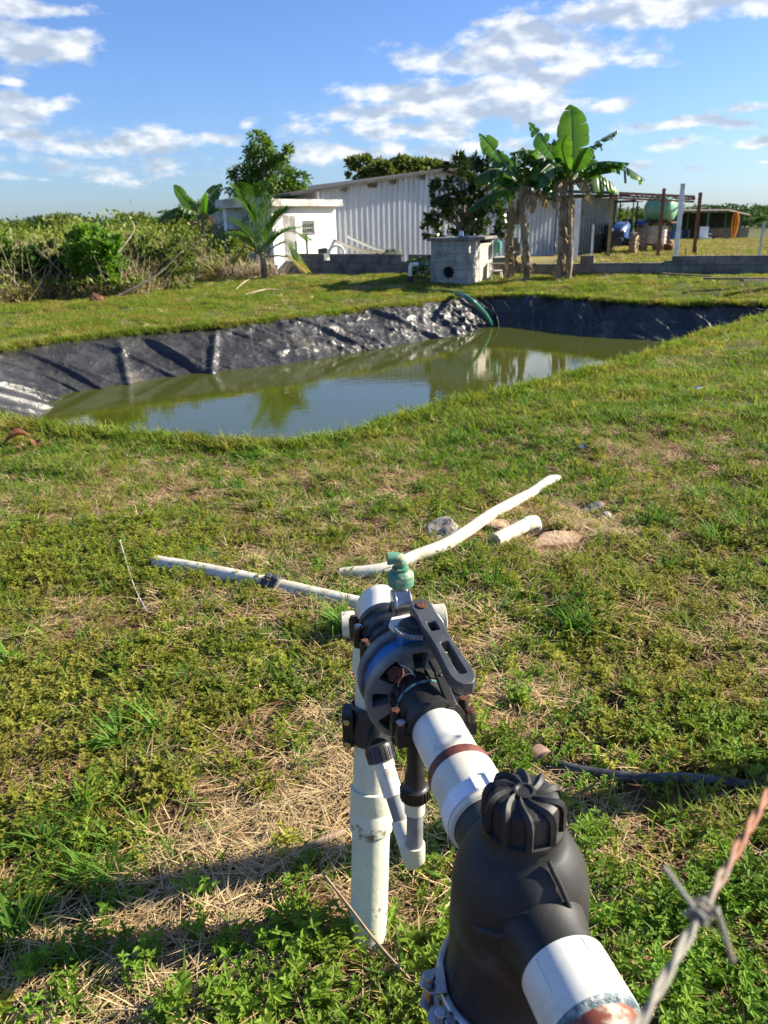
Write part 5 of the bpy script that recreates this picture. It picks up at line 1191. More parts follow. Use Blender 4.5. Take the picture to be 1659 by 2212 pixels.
# glossy dark tree in front of the shed
ty = 26.0; p = aty(1005, 590, ty); b = []
for x, y, rx, ry in ((1030, 345, 22, 30), (985, 358, 28, 22), (1055, 380, 32, 26), (1000, 400, 42, 32), (955, 420, 28, 28), (1045, 425, 40, 30), (985, 455, 48, 28), (1060, 470, 40, 30), (938, 470, 22, 26), (955, 500, 30, 20), (1020, 500, 44, 22), (1085, 500, 26, 34), (925, 505, 12, 16)):
    q = aty(x, y, ty+random.uniform(-.6, .6)); k = ty*.936/FPX; b.append((q.x-p.x, q.y-p.y, q.z, rx*k, rx*k*.9, ry*k))
tree('glossy_tree', (p.x, p.y, .1), b, 4000, .21, g_glos, 'dark glossy-leaved tree with gaps standing before the metal shed', .9, .10, width=.42, seed=3, clump=.26, surf=.45, jit=.5)

# tree line, left horizon and right horizon
def proto_blobs(rn, w, h, k): return [(rn.uniform(-w, w)*.6, rn.uniform(-w, w)*.5, h*rn.uniform(.45, .85), w*rn.uniform(.3, .55), w*rn.uniform(.3, .55), h*rn.uniform(.14, .28)) for _ in range(k)]
rn = random.Random(3)
protos = []
for i, (mt, lab) in enumerate(((g_dark, 'dense dark green tree on the far tree line'), (g_oliv, 'paler olive tree on the far tree line'), (g_mid, 'mid green bushy tree on the far tree line'))):
    protos.append([mt, lab, proto_blobs(rn, 3.2, 4.2, 9)])
first = {}
def far_tree(px_, top, Y, kind, sx_=1.0):
    x = aty(px_, 480, Y).x; hgt = aty(px_, top, Y).z+.35; s = hgt/4.6*sx_
    mt, lab, bl = protos[kind]
    if kind not in first:
        first[kind] = tree('distant_tree', (x, Y, -.37), bl, 7500, .23, mt, lab, 1.6, .16, group='trees of the far tree line', width=.55, seed=20+kind, clump=.3); first[kind].scale = (s, s, s)
    else: copy_tree(first[kind], (x, Y, -.37), s, rn.uniform(0, 6.3))
LT = [(8,468,75,0),(40,474,90,1),(70,470,70,2),(125,460,85,1),(155,470,95,0),(185,478,80,2),(215,468,70,0),(245,462,85,2),(270,466,95,0),(300,458,80,1),(325,462,70,2),(355,462,85,0),(385,448,65,0),(410,432,58,1),(437,440,62,0),(465,455,75,0),(-30,470,80,1),(500,462,90,0),(95,478,100,0),(540,466,90,2)]
for k in range(22): LT.append((rn.uniform(-60, 560), rn.uniform(458, 482), rn.uniform(55, 110), rn.randrange(3)))
for x, t, Y, kd_ in LT: far_tree(x, t, Y, kd_)
RTs = [(1520,440,150,0),(1545,436,140,0),(1570,446,130,0),(1600,450,150,2),(1625,447,140,0),(1655,440,150,0),(1690,438,145,0),(1490,452,120,0),(1460,458,130,2),(1440,455,110,0),(1405,452,90,0),(1380,456,95,1),(1350,446,85,0),(1335,452,80,2),(1640,462,105,2),(1610,470,100,0),(1580,472,105,2),(1550,470,110,0),(1525,462,115,0),(1655,475,92,2),(1500,447,95,0),(1475,452,90,0),(1680,460,110,0)]
for x, t, Y, kd_ in RTs: far_tree(x, t, Y, kd_)
for k in range(26): far_tree(rn.uniform(560, 1340), rn.uniform(450, 472), rn.uniform(100, 150), rn.randrange(3))
# a mass of distant scrub closing the field
def mass(name, n, xr, yr, hr, size, mt, lab, cond=None, seed=5, z0=-.3):
    rg_ = np.random.default_rng(seed); X = rg_.uniform(*xr, n); Y = rg_.uniform(*yr, n)
    hh = hr*(.35+1.1*fbm(X*.25+5, Y*.25, 3, seed)); Z = z0+hh*rg_.random(n)**.6
    k = np.ones(n, bool) if cond is None else cond(X, Y); P = np.stack([X, Y, Z], 1)[k]
    V, F_ = leaves(P, np.tile([0, -.1, .6], (len(P), 1)), size, .55, .9, rg_=rg_); o = npmesh(name, V, F_, mt); return tag(o, lab, name.replace('_', ' '), kind='stuff')
mass('far_woodland', 110000, (-150, 190), (112, 155), 2.9, .45, g_dark, 'far mass of woodland closing the horizon behind the fields', seed=6, z0=-.4)

# ---- scrub left of the house
SCR = [gpt(x, y, .1) for x, y in ((-120, 668), (0, 655), (110, 652), (200, 648), (300, 642), (380, 628), (440, 606), (520, 600), (600, 596), (628, 586))]
sx_ = [q.x for q in SCR]; sy_ = [q.y for q in SCR]
def front(x): return np.interp(x, sx_, sy_)
scr_x1 = SCR[-1].x
house_l = C0.x-2.2
def in_scrub(X, Y): return (Y > front(X)+.0) & ((X < scr_x1-.2) | (Y < 0)) & ~((X > house_l-.3) & (Y > C0.y-1.0))
def scrub(name, n, hr, size, mt, lab, ymax, width=.5, seed=7, dens=1.0, rag=1.0, zlo=0.0, up=.5):
    rg_ = np.random.default_rng(seed); X = rg_.uniform(-24, scr_x1, n*2); Y = front(X)+rg_.uniform(0, 1, n*2)**1.5*(ymax-front(X)); k = in_scrub(X, Y); X, Y = X[k][:n], Y[k][:n]
    cl = fbm(X*.8, Y*.8, 3, seed); d = Y-front(X); hh = hr*(.25+.75*sst(0, 2.5, d))*(.45+1.0*cl)
    keep = cl > rg_.uniform(.2, .55, len(X))*rag; X, Y, hh = X[keep], Y[keep], hh[keep]
    Z = .08+zlo+(hh-zlo)*rg_.random(len(X))**.8; P = np.stack([X, Y, Z], 1)
    V, F_ = leaves(P, np.tile([0, -.2, up], (len(P), 1)), size, width, .8, rg_=rg_); o = npmesh(name, V, F_, mt); return tag(o, lab, 'scrub', kind='stuff')
ol2 = leafmat('scrub_leaf', (.10, .14, .018), (.20, .22, .036), 1.0, c3=(.26, .22, .08))
br2 = leafmat('scrub_dry_leaf', (.24, .18, .085), (.36, .28, .13), 1.4, tr=.2)
scrub('green_scrub', 50000, 1.3, .11, ol2, 'dense green scrub across the pond at the left', 46, seed=8)
scrub('tall_scrub', 30000, 1.6, .15, ol2, 'taller leafy weeds standing behind the scrub', 48, seed=9, zlo=.4)
scrub('dry_undergrowth', 70000, 1.15, .16, br2, 'dry brown undergrowth at the front of the scrub', 25, seed=10, width=.12, up=.9)
# dry stalks (uncountable) + named branches
rg_ = np.random.default_rng(15); n = 2300; X = rg_.uniform(-16, scr_x1+.3, n); Y = front(X)+rg_.exponential(1.6, n)+.1; Y = np.minimum(Y, 24)
m = MB()
for i in range(n):
    if X[i] > house_l and Y[i] > C0.y-.8: continue
    h = rg_.uniform(.4, 1.5)*(.5+.5*min(1, max(.1, Y[i]-front(X[i])))); a = rg_.uniform(0, 6.28); l = rg_.uniform(.1, 1.1)*h; b0 = Vector((X[i], Y[i], .03)); t_ = b0+Vector((cos(a)*l, sin(a)*l, h)); md = b0.lerp(t_, .55)+Vector((rg_.normal(0, .06), rg_.normal(0, .06), .05))
    m.tube([b0, md, t_], [.009, .006, .003], 3, cap=False)
tw = pmat('pale_twig', (.42, .34, .24), (.27, .21, .14), 6, rough=.9); o = m.build('dry_stalks', tw, fixn=False); tag(o, 'tangle of bare pale stalks standing through the scrub', 'stalks', kind='stuff')
for k, (P_, lab) in enumerate(((((0, 575), (30, 596), (55, 610), (95, 645)), 'thick bare branch leaning out of the scrub at the left edge'), (((-20, 608), (25, 602), (60, 600), (78, 607)), 'pale forked branch lying low at the far left'), (((255, 640), (310, 612), (350, 585), (395, 540)), 'long dark stick leaning right of the leafy bush'), (((150, 595), (165, 612), (185, 622), (205, 626)), 'short curved pale stick below the leafy bush'),
        (((255, 545), (275, 520), (290, 495), (285, 478)), 'thin bare stem rising behind the leafy bush'), (((590, 585), (560, 600), (530, 612), (500, 640)), 'pale branch lying on the grass by the coconut palm'), (((530, 642), (575, 630), (610, 632), (650, 634)), 'thin stick lying flat on the grass before the palm'), (((160, 1), (1, 1)), None))):
    if lab is None: continue
    pts = []
    for i, (x, y) in enumerate(P_): q = gpt(P_[0][0], 645, .1) if k < 5 else gpt(x, y, .1); pts.append(aty(x, y, q.y+.0+.15*i*(1 if k < 5 else 0)) if k < 5 else Vector((q.x, q.y, q.z+.05)))
    m = MB(); m.tube(smoothpath(pts, 4), list(np.linspace(.035 if k < 3 else .022, .012, 4*(len(pts)-1)+1)), 7)
    tag(m.build('bare_branch', tw), lab, 'branch')
# leafy vine-covered bush
q = gpt(205, 645, .1); ty = q.y+.9; p = aty(210, 600, ty); b = []
for x, y, rx, ry in ((195, 520, 40, 30), (180, 560, 42, 34), (225, 545, 40, 40), (215, 590, 36, 32), (240, 620, 26, 22), (200, 625, 24, 18), (165, 530, 24, 26), (250, 575, 26, 30)):
    w_ = aty(x, y, ty+random.uniform(-.2, .3)); k = ty*.936/FPX; b.append((w_.x-p.x, w_.y-p.y, w_.z, rx*k, rx*k*.9, ry*k))
tree('leafy_bush', (p.x, p.y, .05), b, 6500, .105, g_brt, 'bright green vine-covered bush at the front of the scrub', .5, .04, cat='bush', width=.7, seed=31, clump=.3, surf=.6)
for (x, y, lab, mt) in ((40, 520, 'pale green leafy bush at the far left edge of the scrub', g_mid), (330, 520, 'bush with broad light leaves between the leafy bush and the small banana', g_oliv), (125, 600, 'low dark bush in the scrub below the pale stalks', g_dark), (505, 540, 'loose bush between the small banana and the coconut palm', ol2)):
    ty = front(aty(x, y, 20).x)+1.6; p = aty(x, y, ty); b = [(rn.uniform(-.6, .6), rn.uniform(-.3, .3), rn.uniform(.3, 1.2), .45, .4, .35) for _ in range(6)]
    tree('scrub_bush', (p.x, p.y, .05), b, 2200, .12, mt, lab, .4, .03, cat='bush', width=.6, seed=int(x), clump=.3)

# ---- banana plants
ban = bpy.data.materials.new('banana_leaf'); ban.use_nodes = True; nt = ban.node_tree; nt.nodes.clear()
o_ = nn(nt, 'ShaderNodeOutputMaterial'); Bq = nn(nt, 'ShaderNodeBsdfPrincipled'); g = nn(nt, 'ShaderNodeNewGeometry')
c = mixc(nt, sstep(nt, noise(nt, g.outputs['Position'], 1.6, 4, .6), .38, .62), (.018, .060, .014), (.045, .115, .020)); c = mixc(nt, sstep(nt, noise(nt, g.outputs['Position'], 3.1, 5, .6), .70, .80), c, (.20, .13, .04))
nt.links.new(c, Bq.inputs['Base Color']); Bq.inputs['Roughness'].default_value = .38; Bq.inputs['Specular IOR Level'].default_value = .5
t = nn(nt, 'ShaderNodeBsdfTranslucent'); nt.links.new(vmth(nt, 'MULTIPLY', c, (2.6, 2.4, .8)), t.inputs[0]); mx = nn(nt, 'ShaderNodeMixShader'); mx.inputs[0].default_value = .38
nt.links.new(Bq.outputs[0], mx.inputs[1]); nt.links.new(t.outputs[0], mx.inputs[2]); nt.links.new(mx.outputs[0], o_.inputs[0])
midrib = pmat('banana_rib', (.16, .24, .06), (.22, .27, .10), 6, rough=.5, transl=.2)
dryban = pmat('dry_banana_leaf', (.32, .22, .13), (.19, .125, .075), 4, rough=.9, transl=.15, c3=(.34, .26, .17), s3=6)
trunkm = pmat('banana_stem', (.30, .24, .16), (.19, .12, .075), 3.5, rough=.85, bump=.4, bscale=14, c3=(.12, .07, .045), s3=5, t3=(.5, .66))
def banleaf(m, base, mid, tip, W, rnd, tear=.5, droop=.35, petiole=.16, dead=False):
    P = smoothpath([Vector(base), Vector(mid), Vector(tip)], 17); n = len(P); m.mi = 0
    ov = (P[-1]-P[int(n*.3)]).normalized(); steep = abs(ov.z) > .72; W = W*1.22
    for side in (-1, 1):
        i0 = int(n*petiole); i = i0
        while i < n-1:
            seg = rnd.randint(1, 3) if rnd.random() < tear+.15 else rnd.randint(4, 9); j = min(n-1, i+seg)
            dr_ = droop*rnd.uniform(.3, 1.9); offs = rnd.uniform(-.015, .02); V = []
            for k in range(i, j+1):
                d = (P[min(k+1, n-1)]-P[max(k-1, 0)]).normalized(); sd = d.cross(Vector((.25, 1, .0))) if steep else d.cross(UP)
                sd.normalize(); upn = sd.cross(d).normalized()
                s_ = (k-i0)/(n-1-i0); w = W*.5*min(1, (s_*7)**.6)*max(.0, 1-max(0, (s_-.45)/.55)**1.9)+.01
                kk = (k-i)/(max(1, j-i)); shrink = 1-(.03 if 0 < kk < 1 else .08+.26*tear)
                a = P[k]; o1 = a+sd*side*w*.5*shrink+upn*(.10*w)-UP*dr_*w*.28+d*w*.10; o2 = a+sd*side*w*shrink*(1-.25*dr_)-UP*dr_*w*1.0+d*(w*.26+offs)
                V += [a, o1, o2]
            m.add(V, [(3*q+r_, 3*q+3+r_, 3*q+4+r_, 3*q+1+r_) for q in range(j-i) for r_ in range(2)]); i = j
def plant(name, lab, base, crown, Yc, lv, stems, seed, W0=.62, skirt=18):
    rnd = random.Random(seed); base = Vector(base); root = empty(name, tuple(base), lab, 'banana plant'); cr = aty(crown[0], crown[1], Yc)
    for i, (sb, ct, r_) in enumerate(stems):
        m = MB(); a = Vector(sb); b_ = Vector(ct); pts = [a-UP*.1, a+UP*.05, a.lerp(b_, .3)+Vector((.03, 0, 0)), a.lerp(b_, .7)-Vector((.02, 0, 0)), b_, b_+(b_-a).normalized()*.25]
        sp = smoothpath(pts, 5); m.tube(sp, [r_*(1.25-.6*k/(len(sp)-1))*(1+.05*sin(k*1.9)) for k in range(len(sp))], 12); m.build('stem', trunkm, root, smooth=60)
        m = MB()
        for k in range(skirt):
            t_ = rnd.random()**1.3; q = a.lerp(b_, t_*.95); an = rnd.uniform(0, 6.28); rr0 = r_*(1.2-.5*t_); L_ = rnd.uniform(.15, .5)*min(1, .4+q.z); o1 = q+Vector((cos(an), sin(an), 0))*rr0
            w_ = rnd.uniform(.018, .05); tn = Vector((-sin(an), cos(an), 0)); V = []
            for j in range(6): s_ = j/5; c_ = o1+Vector((cos(an), sin(an), 0))*(.10*sin(s_*2.5)+rnd.uniform(-.02, .02))-UP*L_*s_+tn*rnd.uniform(-.03, .03); V += [c_-tn*w_*(1-.6*s_), c_+tn*w_*(1-.6*s_)]
            m.add(V, [(2*j, 2*j+2, 2*j+3, 2*j+1) for j in range(5)])
        m.build('dry_sheath', dryban, root, fixn=False, smooth=60)
    for (bx, by, mx_, my_, tx, ty_, dY, W_, tear, dr_, kind) in lv:
        b0 = aty(bx, by, Yc); m_ = aty(mx_, my_, Yc+dY*.5); t0 = aty(tx, ty_, Yc+dY); m = MB(); banleaf(m, b0, m_, t0, W_, rnd, tear, dr_)
        lf = m.build('leaf', dryban if kind == 'd' else ban, root, fixn=False, smooth=60)
        m = MB(); P = smoothpath([b0, m_, t0], 8); m.tube(P, [.032*(1-.85*k/(len(P)-1)) for k in range(len(P))], 6); m.build('midrib', dryban if kind == 'd' else midrib, lf)
    return root
bR = gpt(1205, 606, .1); bR2 = gpt(1226, 603, .1); YR = (bR.y+bR2.y)/2
LR = [(1233,392,1238,300,1233,226,.10,.66,.05,.10,'g'),(1238,385,1247,318,1245,262,.3,.10,0,.05,'g'),(1238,388,1275,322,1334,281,.8,.40,.95,.55,'g'),(1240,392,1290,352,1358,352,-.7,.40,.7,.6,'g'),(1240,395,1320,352,1393,388,-.5,.46,.5,.75,'g'),
      (1240,398,1292,378,1336,414,.6,.44,.5,.8,'g'),(1232,390,1160,328,1102,330,-.6,.46,.7,.8,'g'),(1230,388,1188,322,1143,264,.7,.38,.7,.5,'g'),(1233,385,1215,322,1224,292,-.9,.42,.3,.25,'g'),(1236,385,1262,330,1272,318,-1.0,.36,.3,.5,'g'),
      (1232,395,1195,380,1172,412,.3,.42,.6,.8,'g'),(1230,398,1200,352,1168,372,-1.0,.42,.6,.8,'g'),(1236,396,1262,392,1282,440,-.5,.30,.9,.6,'d'),(1228,396,1210,392,1196,450,-.4,.30,.9,.6,'d'),(1238,390,1270,345,1292,362,1.0,.4,.6,.7,'g'),(1232,388,1218,330,1196,300,1.2,.4,.5,.4,'g')]
plant('banana_plant', 'tallest banana plant with two stems and one broad upright leaf', (bR.x, bR.y, .08), (1231, 394), YR, LR,
      [((bR.x, bR.y, .08), aty(1221, 410, YR), .088), ((bR2.x, bR2.y, .08), aty(1234, 405, YR), .088)], 3, skirt=18)
bL = gpt(1138, 606, .1); YL = bL.y
LL = [(1128,404,1078,335,1036,288,.4,.40,.6,.5,'g'),(1128,402,1075,365,1022,386,-.4,.46,.6,.75,'g'),(1128,406,1062,418,1008,456,-.7,.44,.5,.6,'g'),(1128,400,1105,352,1077,352,.8,.34,.6,.6,'g'),(1130,400,1165,352,1205,378,.4,.44,.6,.8,'g'),(1130,402,1170,380,1202,432,-.4,.36,.9,.7,'g'),
      (1130,400,1150,360,1178,345,1.0,.4,.6,.6,'g'),(1130,404,1160,400,1185,448,.3,.34,.9,.7,'d'),(1128,404,1110,400,1090,440,.5,.4,.7,.7,'g'),(1130,402,1135,352,1158,322,-.8,.4,.6,.5,'g'),(1128,404,1145,420,1150,460,-.2,.28,.9,.5,'d'),(1128,400,1115,350,1130,318,.9,.36,.4,.4,'g'),(1129,402,1092,378,1066,398,1.1,.4,.6,.8,'g'),(1129,402,1160,366,1190,388,-1.2,.4,.6,.9,'g')]
plant('banana_plant', 'single-stemmed banana plant between the pump house and the taller one', (bL.x, bL.y, .08), (1130, 402), YL, LL, [((bL.x, bL.y, .08), aty(1128, 425, YL), .085)], 5, skirt=26)
m = MB(); q = aty(1112, 590, YL+.2)
rnd = random.Random(9)
for k in range(34):
    t_ = rnd.random(); c_ = aty(1108+rnd.uniform(-14, 14), 430+t_*150, YL+rnd.uniform(-.1, .3)); L_ = rnd.uniform(.15, .4); w_ = rnd.uniform(.03, .07); V = []
    for j in range(5): V += [c_+Vector((-w_+rnd.uniform(-.02, .02), 0, -L_*j/4)), c_+Vector((w_, rnd.uniform(-.05, .05), -L_*j/4))]
    m.add(V, [(2*j, 2*j+2, 2*j+3, 2*j+1) for j in range(4)])
m.tube([aty(1110, 595, YL+.1), aty(1104, 500, YL+.1), aty(1122, 420, YL)], [.03, .02, .01], 6); o = m.build('dead_banana_leaf', dryban, fixn=False); tag(o, 'hanging curtain of dead brown leaves beside the single-stemmed banana plant', 'dead leaves')
q = atz(455, 590, .1); YS = q.y+2.2
LS_ = [(432,465,400,430,376,399,.2,.36,.05,.10,'g'),(436,463,452,425,479,396,.3,.42,.3,.45,'g'),(434,465,385,448,343,476,-.3,.40,.7,.8,'g'),(438,466,470,440,505,470,.3,.38,.5,.8,'g'),(434,468,400,462,378,492,.5,.34,.6,.8,'g'),(438,468,440,440,446,415,-.6,.24,.2,.2,'g'),(437,468,455,470,462,505,-.4,.28,.9,.6,'d'),(436,468,420,474,416,505,-.4,.26,.9,.6,'d')]
a_ = aty(452, 560, YS)
plant('banana_plant', 'small leaning banana plant in the scrub left of the coconut palm', (a_.x, a_.y, .05), (436, 466), YS, LS_, [((a_.x, a_.y, .05), aty(438, 480, YS), .09)], 8, skirt=16)
# ---- coconut palm
q = gpt(572, 604, .1); YP = q.y
palm = empty('coconut_palm', (q.x, q.y, .08), 'young coconut palm with long feathered fronds in front of the white house', 'palm')
fr_g = pmat('palm_frond', (.050, .13, .018), (.12, .21, .03), 2.2, rough=.4, transl=.4, c3=(.26, .27, .05), s3=1.5, t3=(.55, .7)); fr_y = pmat('palm_frond_yellow', (.30, .30, .05), (.36, .25, .09), 3, rough=.5, transl=.35)
m = MB(); m.tube([(q.x, q.y, 0), aty(570, 575, YP), aty(565, 545, YP)], [.11, .085, .06], 12); m.build('trunk', trunkm, palm)
FR = [(563,545,545,470,503,402,-.2,.62,0),(564,545,570,470,583,424,.4,.5,0),(565,545,592,482,622,450,-.4,.56,0),(566,547,615,500,668,516,-.3,.42,0),(562,547,530,500,492,472,.6,.5,0),(562,548,525,515,490,505,-.6,.46,0),(567,550,615,525,640,560,.3,.36,0),(562,552,530,535,502,566,.2,.32,1),(568,555,622,555,662,584,-.3,.30,1),(563,545,535,460,520,430,.8,.55,0),(565,545,600,505,650,490,.8,.4,0),(563,545,552,450,545,405,-.6,.55,0)]
rnd = random.Random(14)
for (bx, by, mx_, my_, tx, ty_, dY, LW, yl) in FR:
    P = smoothpath([aty(bx, by, YP), aty(mx_, my_, YP+dY*.5), aty(tx, ty_, YP+dY)], 22); n = len(P); m = MB()
    for k in range(int(n*.16), n-1):
        d = (P[k+1]-P[k]).normalized(); sd = d.cross(UP).normalized() if d.cross(UP).length > .2 else d.cross(Vector((.2, 1, 0))).normalized(); s_ = k/(n-1)
        for sg in (-1, 1):
            for sub in (0, .5):
                o1 = P[k].lerp(P[k+1], sub); L_ = LW*(.45+.75*sin(pi*min(1, s_*1.05))**.7)*rnd.uniform(.8, 1.35)*1.2*(1-.5*max(0, s_-.8)/.2*.8); dd_ = (sd*sg*.75+d*(.55+.4*s_)+UP*rnd.uniform(-.05, .22)).normalized(); w_ = .0115
                a1 = o1+dd_*L_*.5; a2 = o1+dd_*L_-UP*L_*.22; nv = dd_.cross(UP).normalized()*w_; m.add([o1-nv*.6, o1+nv*.6, a1+nv, a1-nv, a2], [(0, 1, 2, 3), (3, 2, 4)])
    lf = m.build('frond', fr_y if yl else fr_g, palm, fixn=False, smooth=0); m = MB(); m.tube(P, [.022*(1-.85*k/(n-1)) for k in range(n)], 6); m.build('rib', midrib, lf)
# small weed bush at the wall
for (x, y, w_, lab) in ((836, 582, 14, 'dark weed bush growing against the left block wall'), (905, 600, 10, 'low weeds beside the standpipe')):
    qq = gpt(x, y, .1); tree('wall_bush', (qq.x, qq.y, .05), [(0, 0, .25, .3, .25, .25), (.15, 0, .5, .2, .2, .2), (-.15, 0, .4, .2, .2, .2)], 900, .08, g_dark, lab, .2, .02, cat='bush', seed=int(x))
# ================================================================ GRASS, WEEDS, STRAW (instanced clumps)
src = bpy.data.collections.new('clump_sources')          # never linked to the scene
def gmat(name, ca, cb, cc, tr=.40, rough=.6, spec=.12):
    m = bpy.data.materials.new(name); m.use_nodes = True; nt = m.node_tree; nt.nodes.clear()
    o = nn(nt, 'ShaderNodeOutputMaterial'); b = nn(nt, 'ShaderNodeBsdfPrincipled'); g = nn(nt, 'ShaderNodeNewGeometry'); oi = nn(nt, 'ShaderNodeObjectInfo')
    c = mixc(nt, oi.outputs['Random'], ca, cb)
    c = mixc(nt, mth(nt, 'MULTIPLY', sstep(nt, noise(nt, g.outputs['Position'], 1.3, 4, .6), .42, .66), .75), c, cc)
    wn_ = nn(nt, 'ShaderNodeTexWhiteNoise'); wn_.noise_dimensions = '1D'; nt.links.new(oi.outputs['Random'], wn_.inputs['W'])
    hs = nn(nt, 'ShaderNodeHueSaturation'); nt.links.new(mth(nt, 'ADD', mth(nt, 'MULTIPLY', wn_.outputs[0], .6), .7), hs.inputs['Value']); nt.links.new(c, hs.inputs['Color']); c = hs.outputs[0]
    nt.links.new(c, b.inputs['Base Color']); b.inputs['Roughness'].default_value = rough; b.inputs['Specular IOR Level'].default_value = spec
    t = nn(nt, 'ShaderNodeBsdfTranslucent'); nt.links.new(vmth(nt, 'MULTIPLY', c, (1.5, 1.5, .8)), t.inputs[0]); mx = nn(nt, 'ShaderNodeMixShader'); mx.inputs[0].default_value = tr
    nt.links.new(b.outputs[0], mx.inputs[1]); nt.links.new(t.outputs[0], mx.inputs[2]); nt.links.new(mx.outputs[0], o.inputs[0]); return m
m_grass = gmat('grass_blade', (.085, .165, .018), (.145, .235, .026), (.22, .25, .04))
m_lush = gmat('grass_lush', (.055, .145, .020), (.105, .215, .030), (.13, .22, .035))
m_weed = gmat('weed_leaf', (.10, .20, .020), (.16, .27, .028), (.23, .27, .04))
m_clov = gmat('low_leaf', (.16, .21, .025), (.26, .27, .034), (.28, .25, .055))
m_straw = gmat('straw', (.42, .30, .15), (.56, .43, .24), (.30, .18, .09), tr=.12, rough=.7)
m_olive = gmat('grass_far', (.12, .185, .024), (.20, .26, .034), (.30, .25, .07))
def blades(rg_, n, L, w, spread, lean, seg=4, curl=.6, flatz=None):
    V = []; F_ = []
    for i in range(n):
        a = rg_.uniform(0, 2*pi); r0 = spread*sqrt(rg_.random()); b = np.array([r0*cos(rg_.uniform(0, 6.28)), r0*sin(rg_.uniform(0, 6.28)), 0]); l = L*rg_.uniform(.5, 1.15); le = lean*rg_.uniform(.3, 1.3) if flatz is None else rg_.uniform(1.25, 1.62)
        dx, dy = cos(a), sin(a); sx, sy = -dy, dx; o = len(V); cu = curl*rg_.uniform(.3, 1.4); ang = le; p = b.copy(); tw_ = rg_.uniform(-.5, .5)
        if flatz is not None: p[2] = rg_.uniform(0, flatz)
        for k in range(seg+1):
            t = k/seg; ww = w*(1-.15*t if t < .5 else (1-t)*1.8+.06)*rg_.uniform(.9, 1.1); V += [p-np.array([sx, sy, tw_*.3])*ww/2, p+np.array([sx, sy, tw_*.3])*ww/2]
            p = p+np.array([sin(ang)*dx, sin(ang)*dy, cos(ang)])*l/seg; ang += cu/seg*1.6
            if flatz is not None: ang = min(ang, 1.65)
        F_ += [(o+2*k, o+2*k+1, o+2*k+3, o+2*k+2) for k in range(seg)]
    return V, F_
def weed(rg_, stems, H_, leaf, pairs, wr=.5, flat=.3):
    V = []; F_ = []
    for s in range(stems):
        a = rg_.uniform(0, 6.28); le = rg_.uniform(.1, .9); h = H_*rg_.uniform(.5, 1.1); b = np.array([rg_.uniform(-.03, .03), rg_.uniform(-.03, .03), 0]); d = np.array([sin(le)*cos(a), sin(le)*sin(a), cos(le)])
        o = len(V); sd = np.array([-sin(a), cos(a), 0])*.0012; V += [b-sd, b+sd, b+d*h+sd*.6, b+d*h-sd*.6]; F_.append((o, o+1, o+2, o+3))
        for k in range(pairs+1):
            t = .25+.75*k/pairs; c = b+d*h*t; ph = rg_.uniform(0, 3.14)
            for q in ((0, pi) if k < pairs else (0, pi/2, pi, 3*pi/2)):
                an = ph+q+rg_.uniform(-.3, .3); up = rg_.uniform(-.1, .7); ld = np.array([cos(an)*cos(up), sin(an)*cos(up), sin(up)]); ls = np.cross(ld, [0, 0, 1]); ls /= np.linalg.norm(ls)+1e-9; nu = np.cross(ls, ld); L = leaf*rg_.uniform(.6, 1.15)*(1 if k < pairs else .7)
                o = len(V); w_ = L*wr*.5; dz = nu*L*.10
                V += [c, c+ld*L*.30+ls*w_*.85+dz, c+ld*L*.62+ls*w_*.85+dz*.6, c+ld*L-nu*L*.12, c+ld*L*.62-ls*w_*.85+dz*.6, c+ld*L*.30-ls*w_*.85+dz, c+ld*L*.45-dz*.2]
                F_ += [(o, o+1, o+6), (o+1, o+2, o+6), (o+2, o+3, o+6), (o+3, o+4, o+6), (o+4, o+5, o+6), (o+5, o, o+6)]
    return V, F_
def mk(name, VF, mat):
    V, F_ = VF; me = bpy.data.meshes.new(name); me.from_pydata([tuple(map(float, p)) for p in V], [], [tuple(int(x) for x in f) for f in F_]); me.materials.append(mat); o = bpy.data.objects.new(name, me); return o
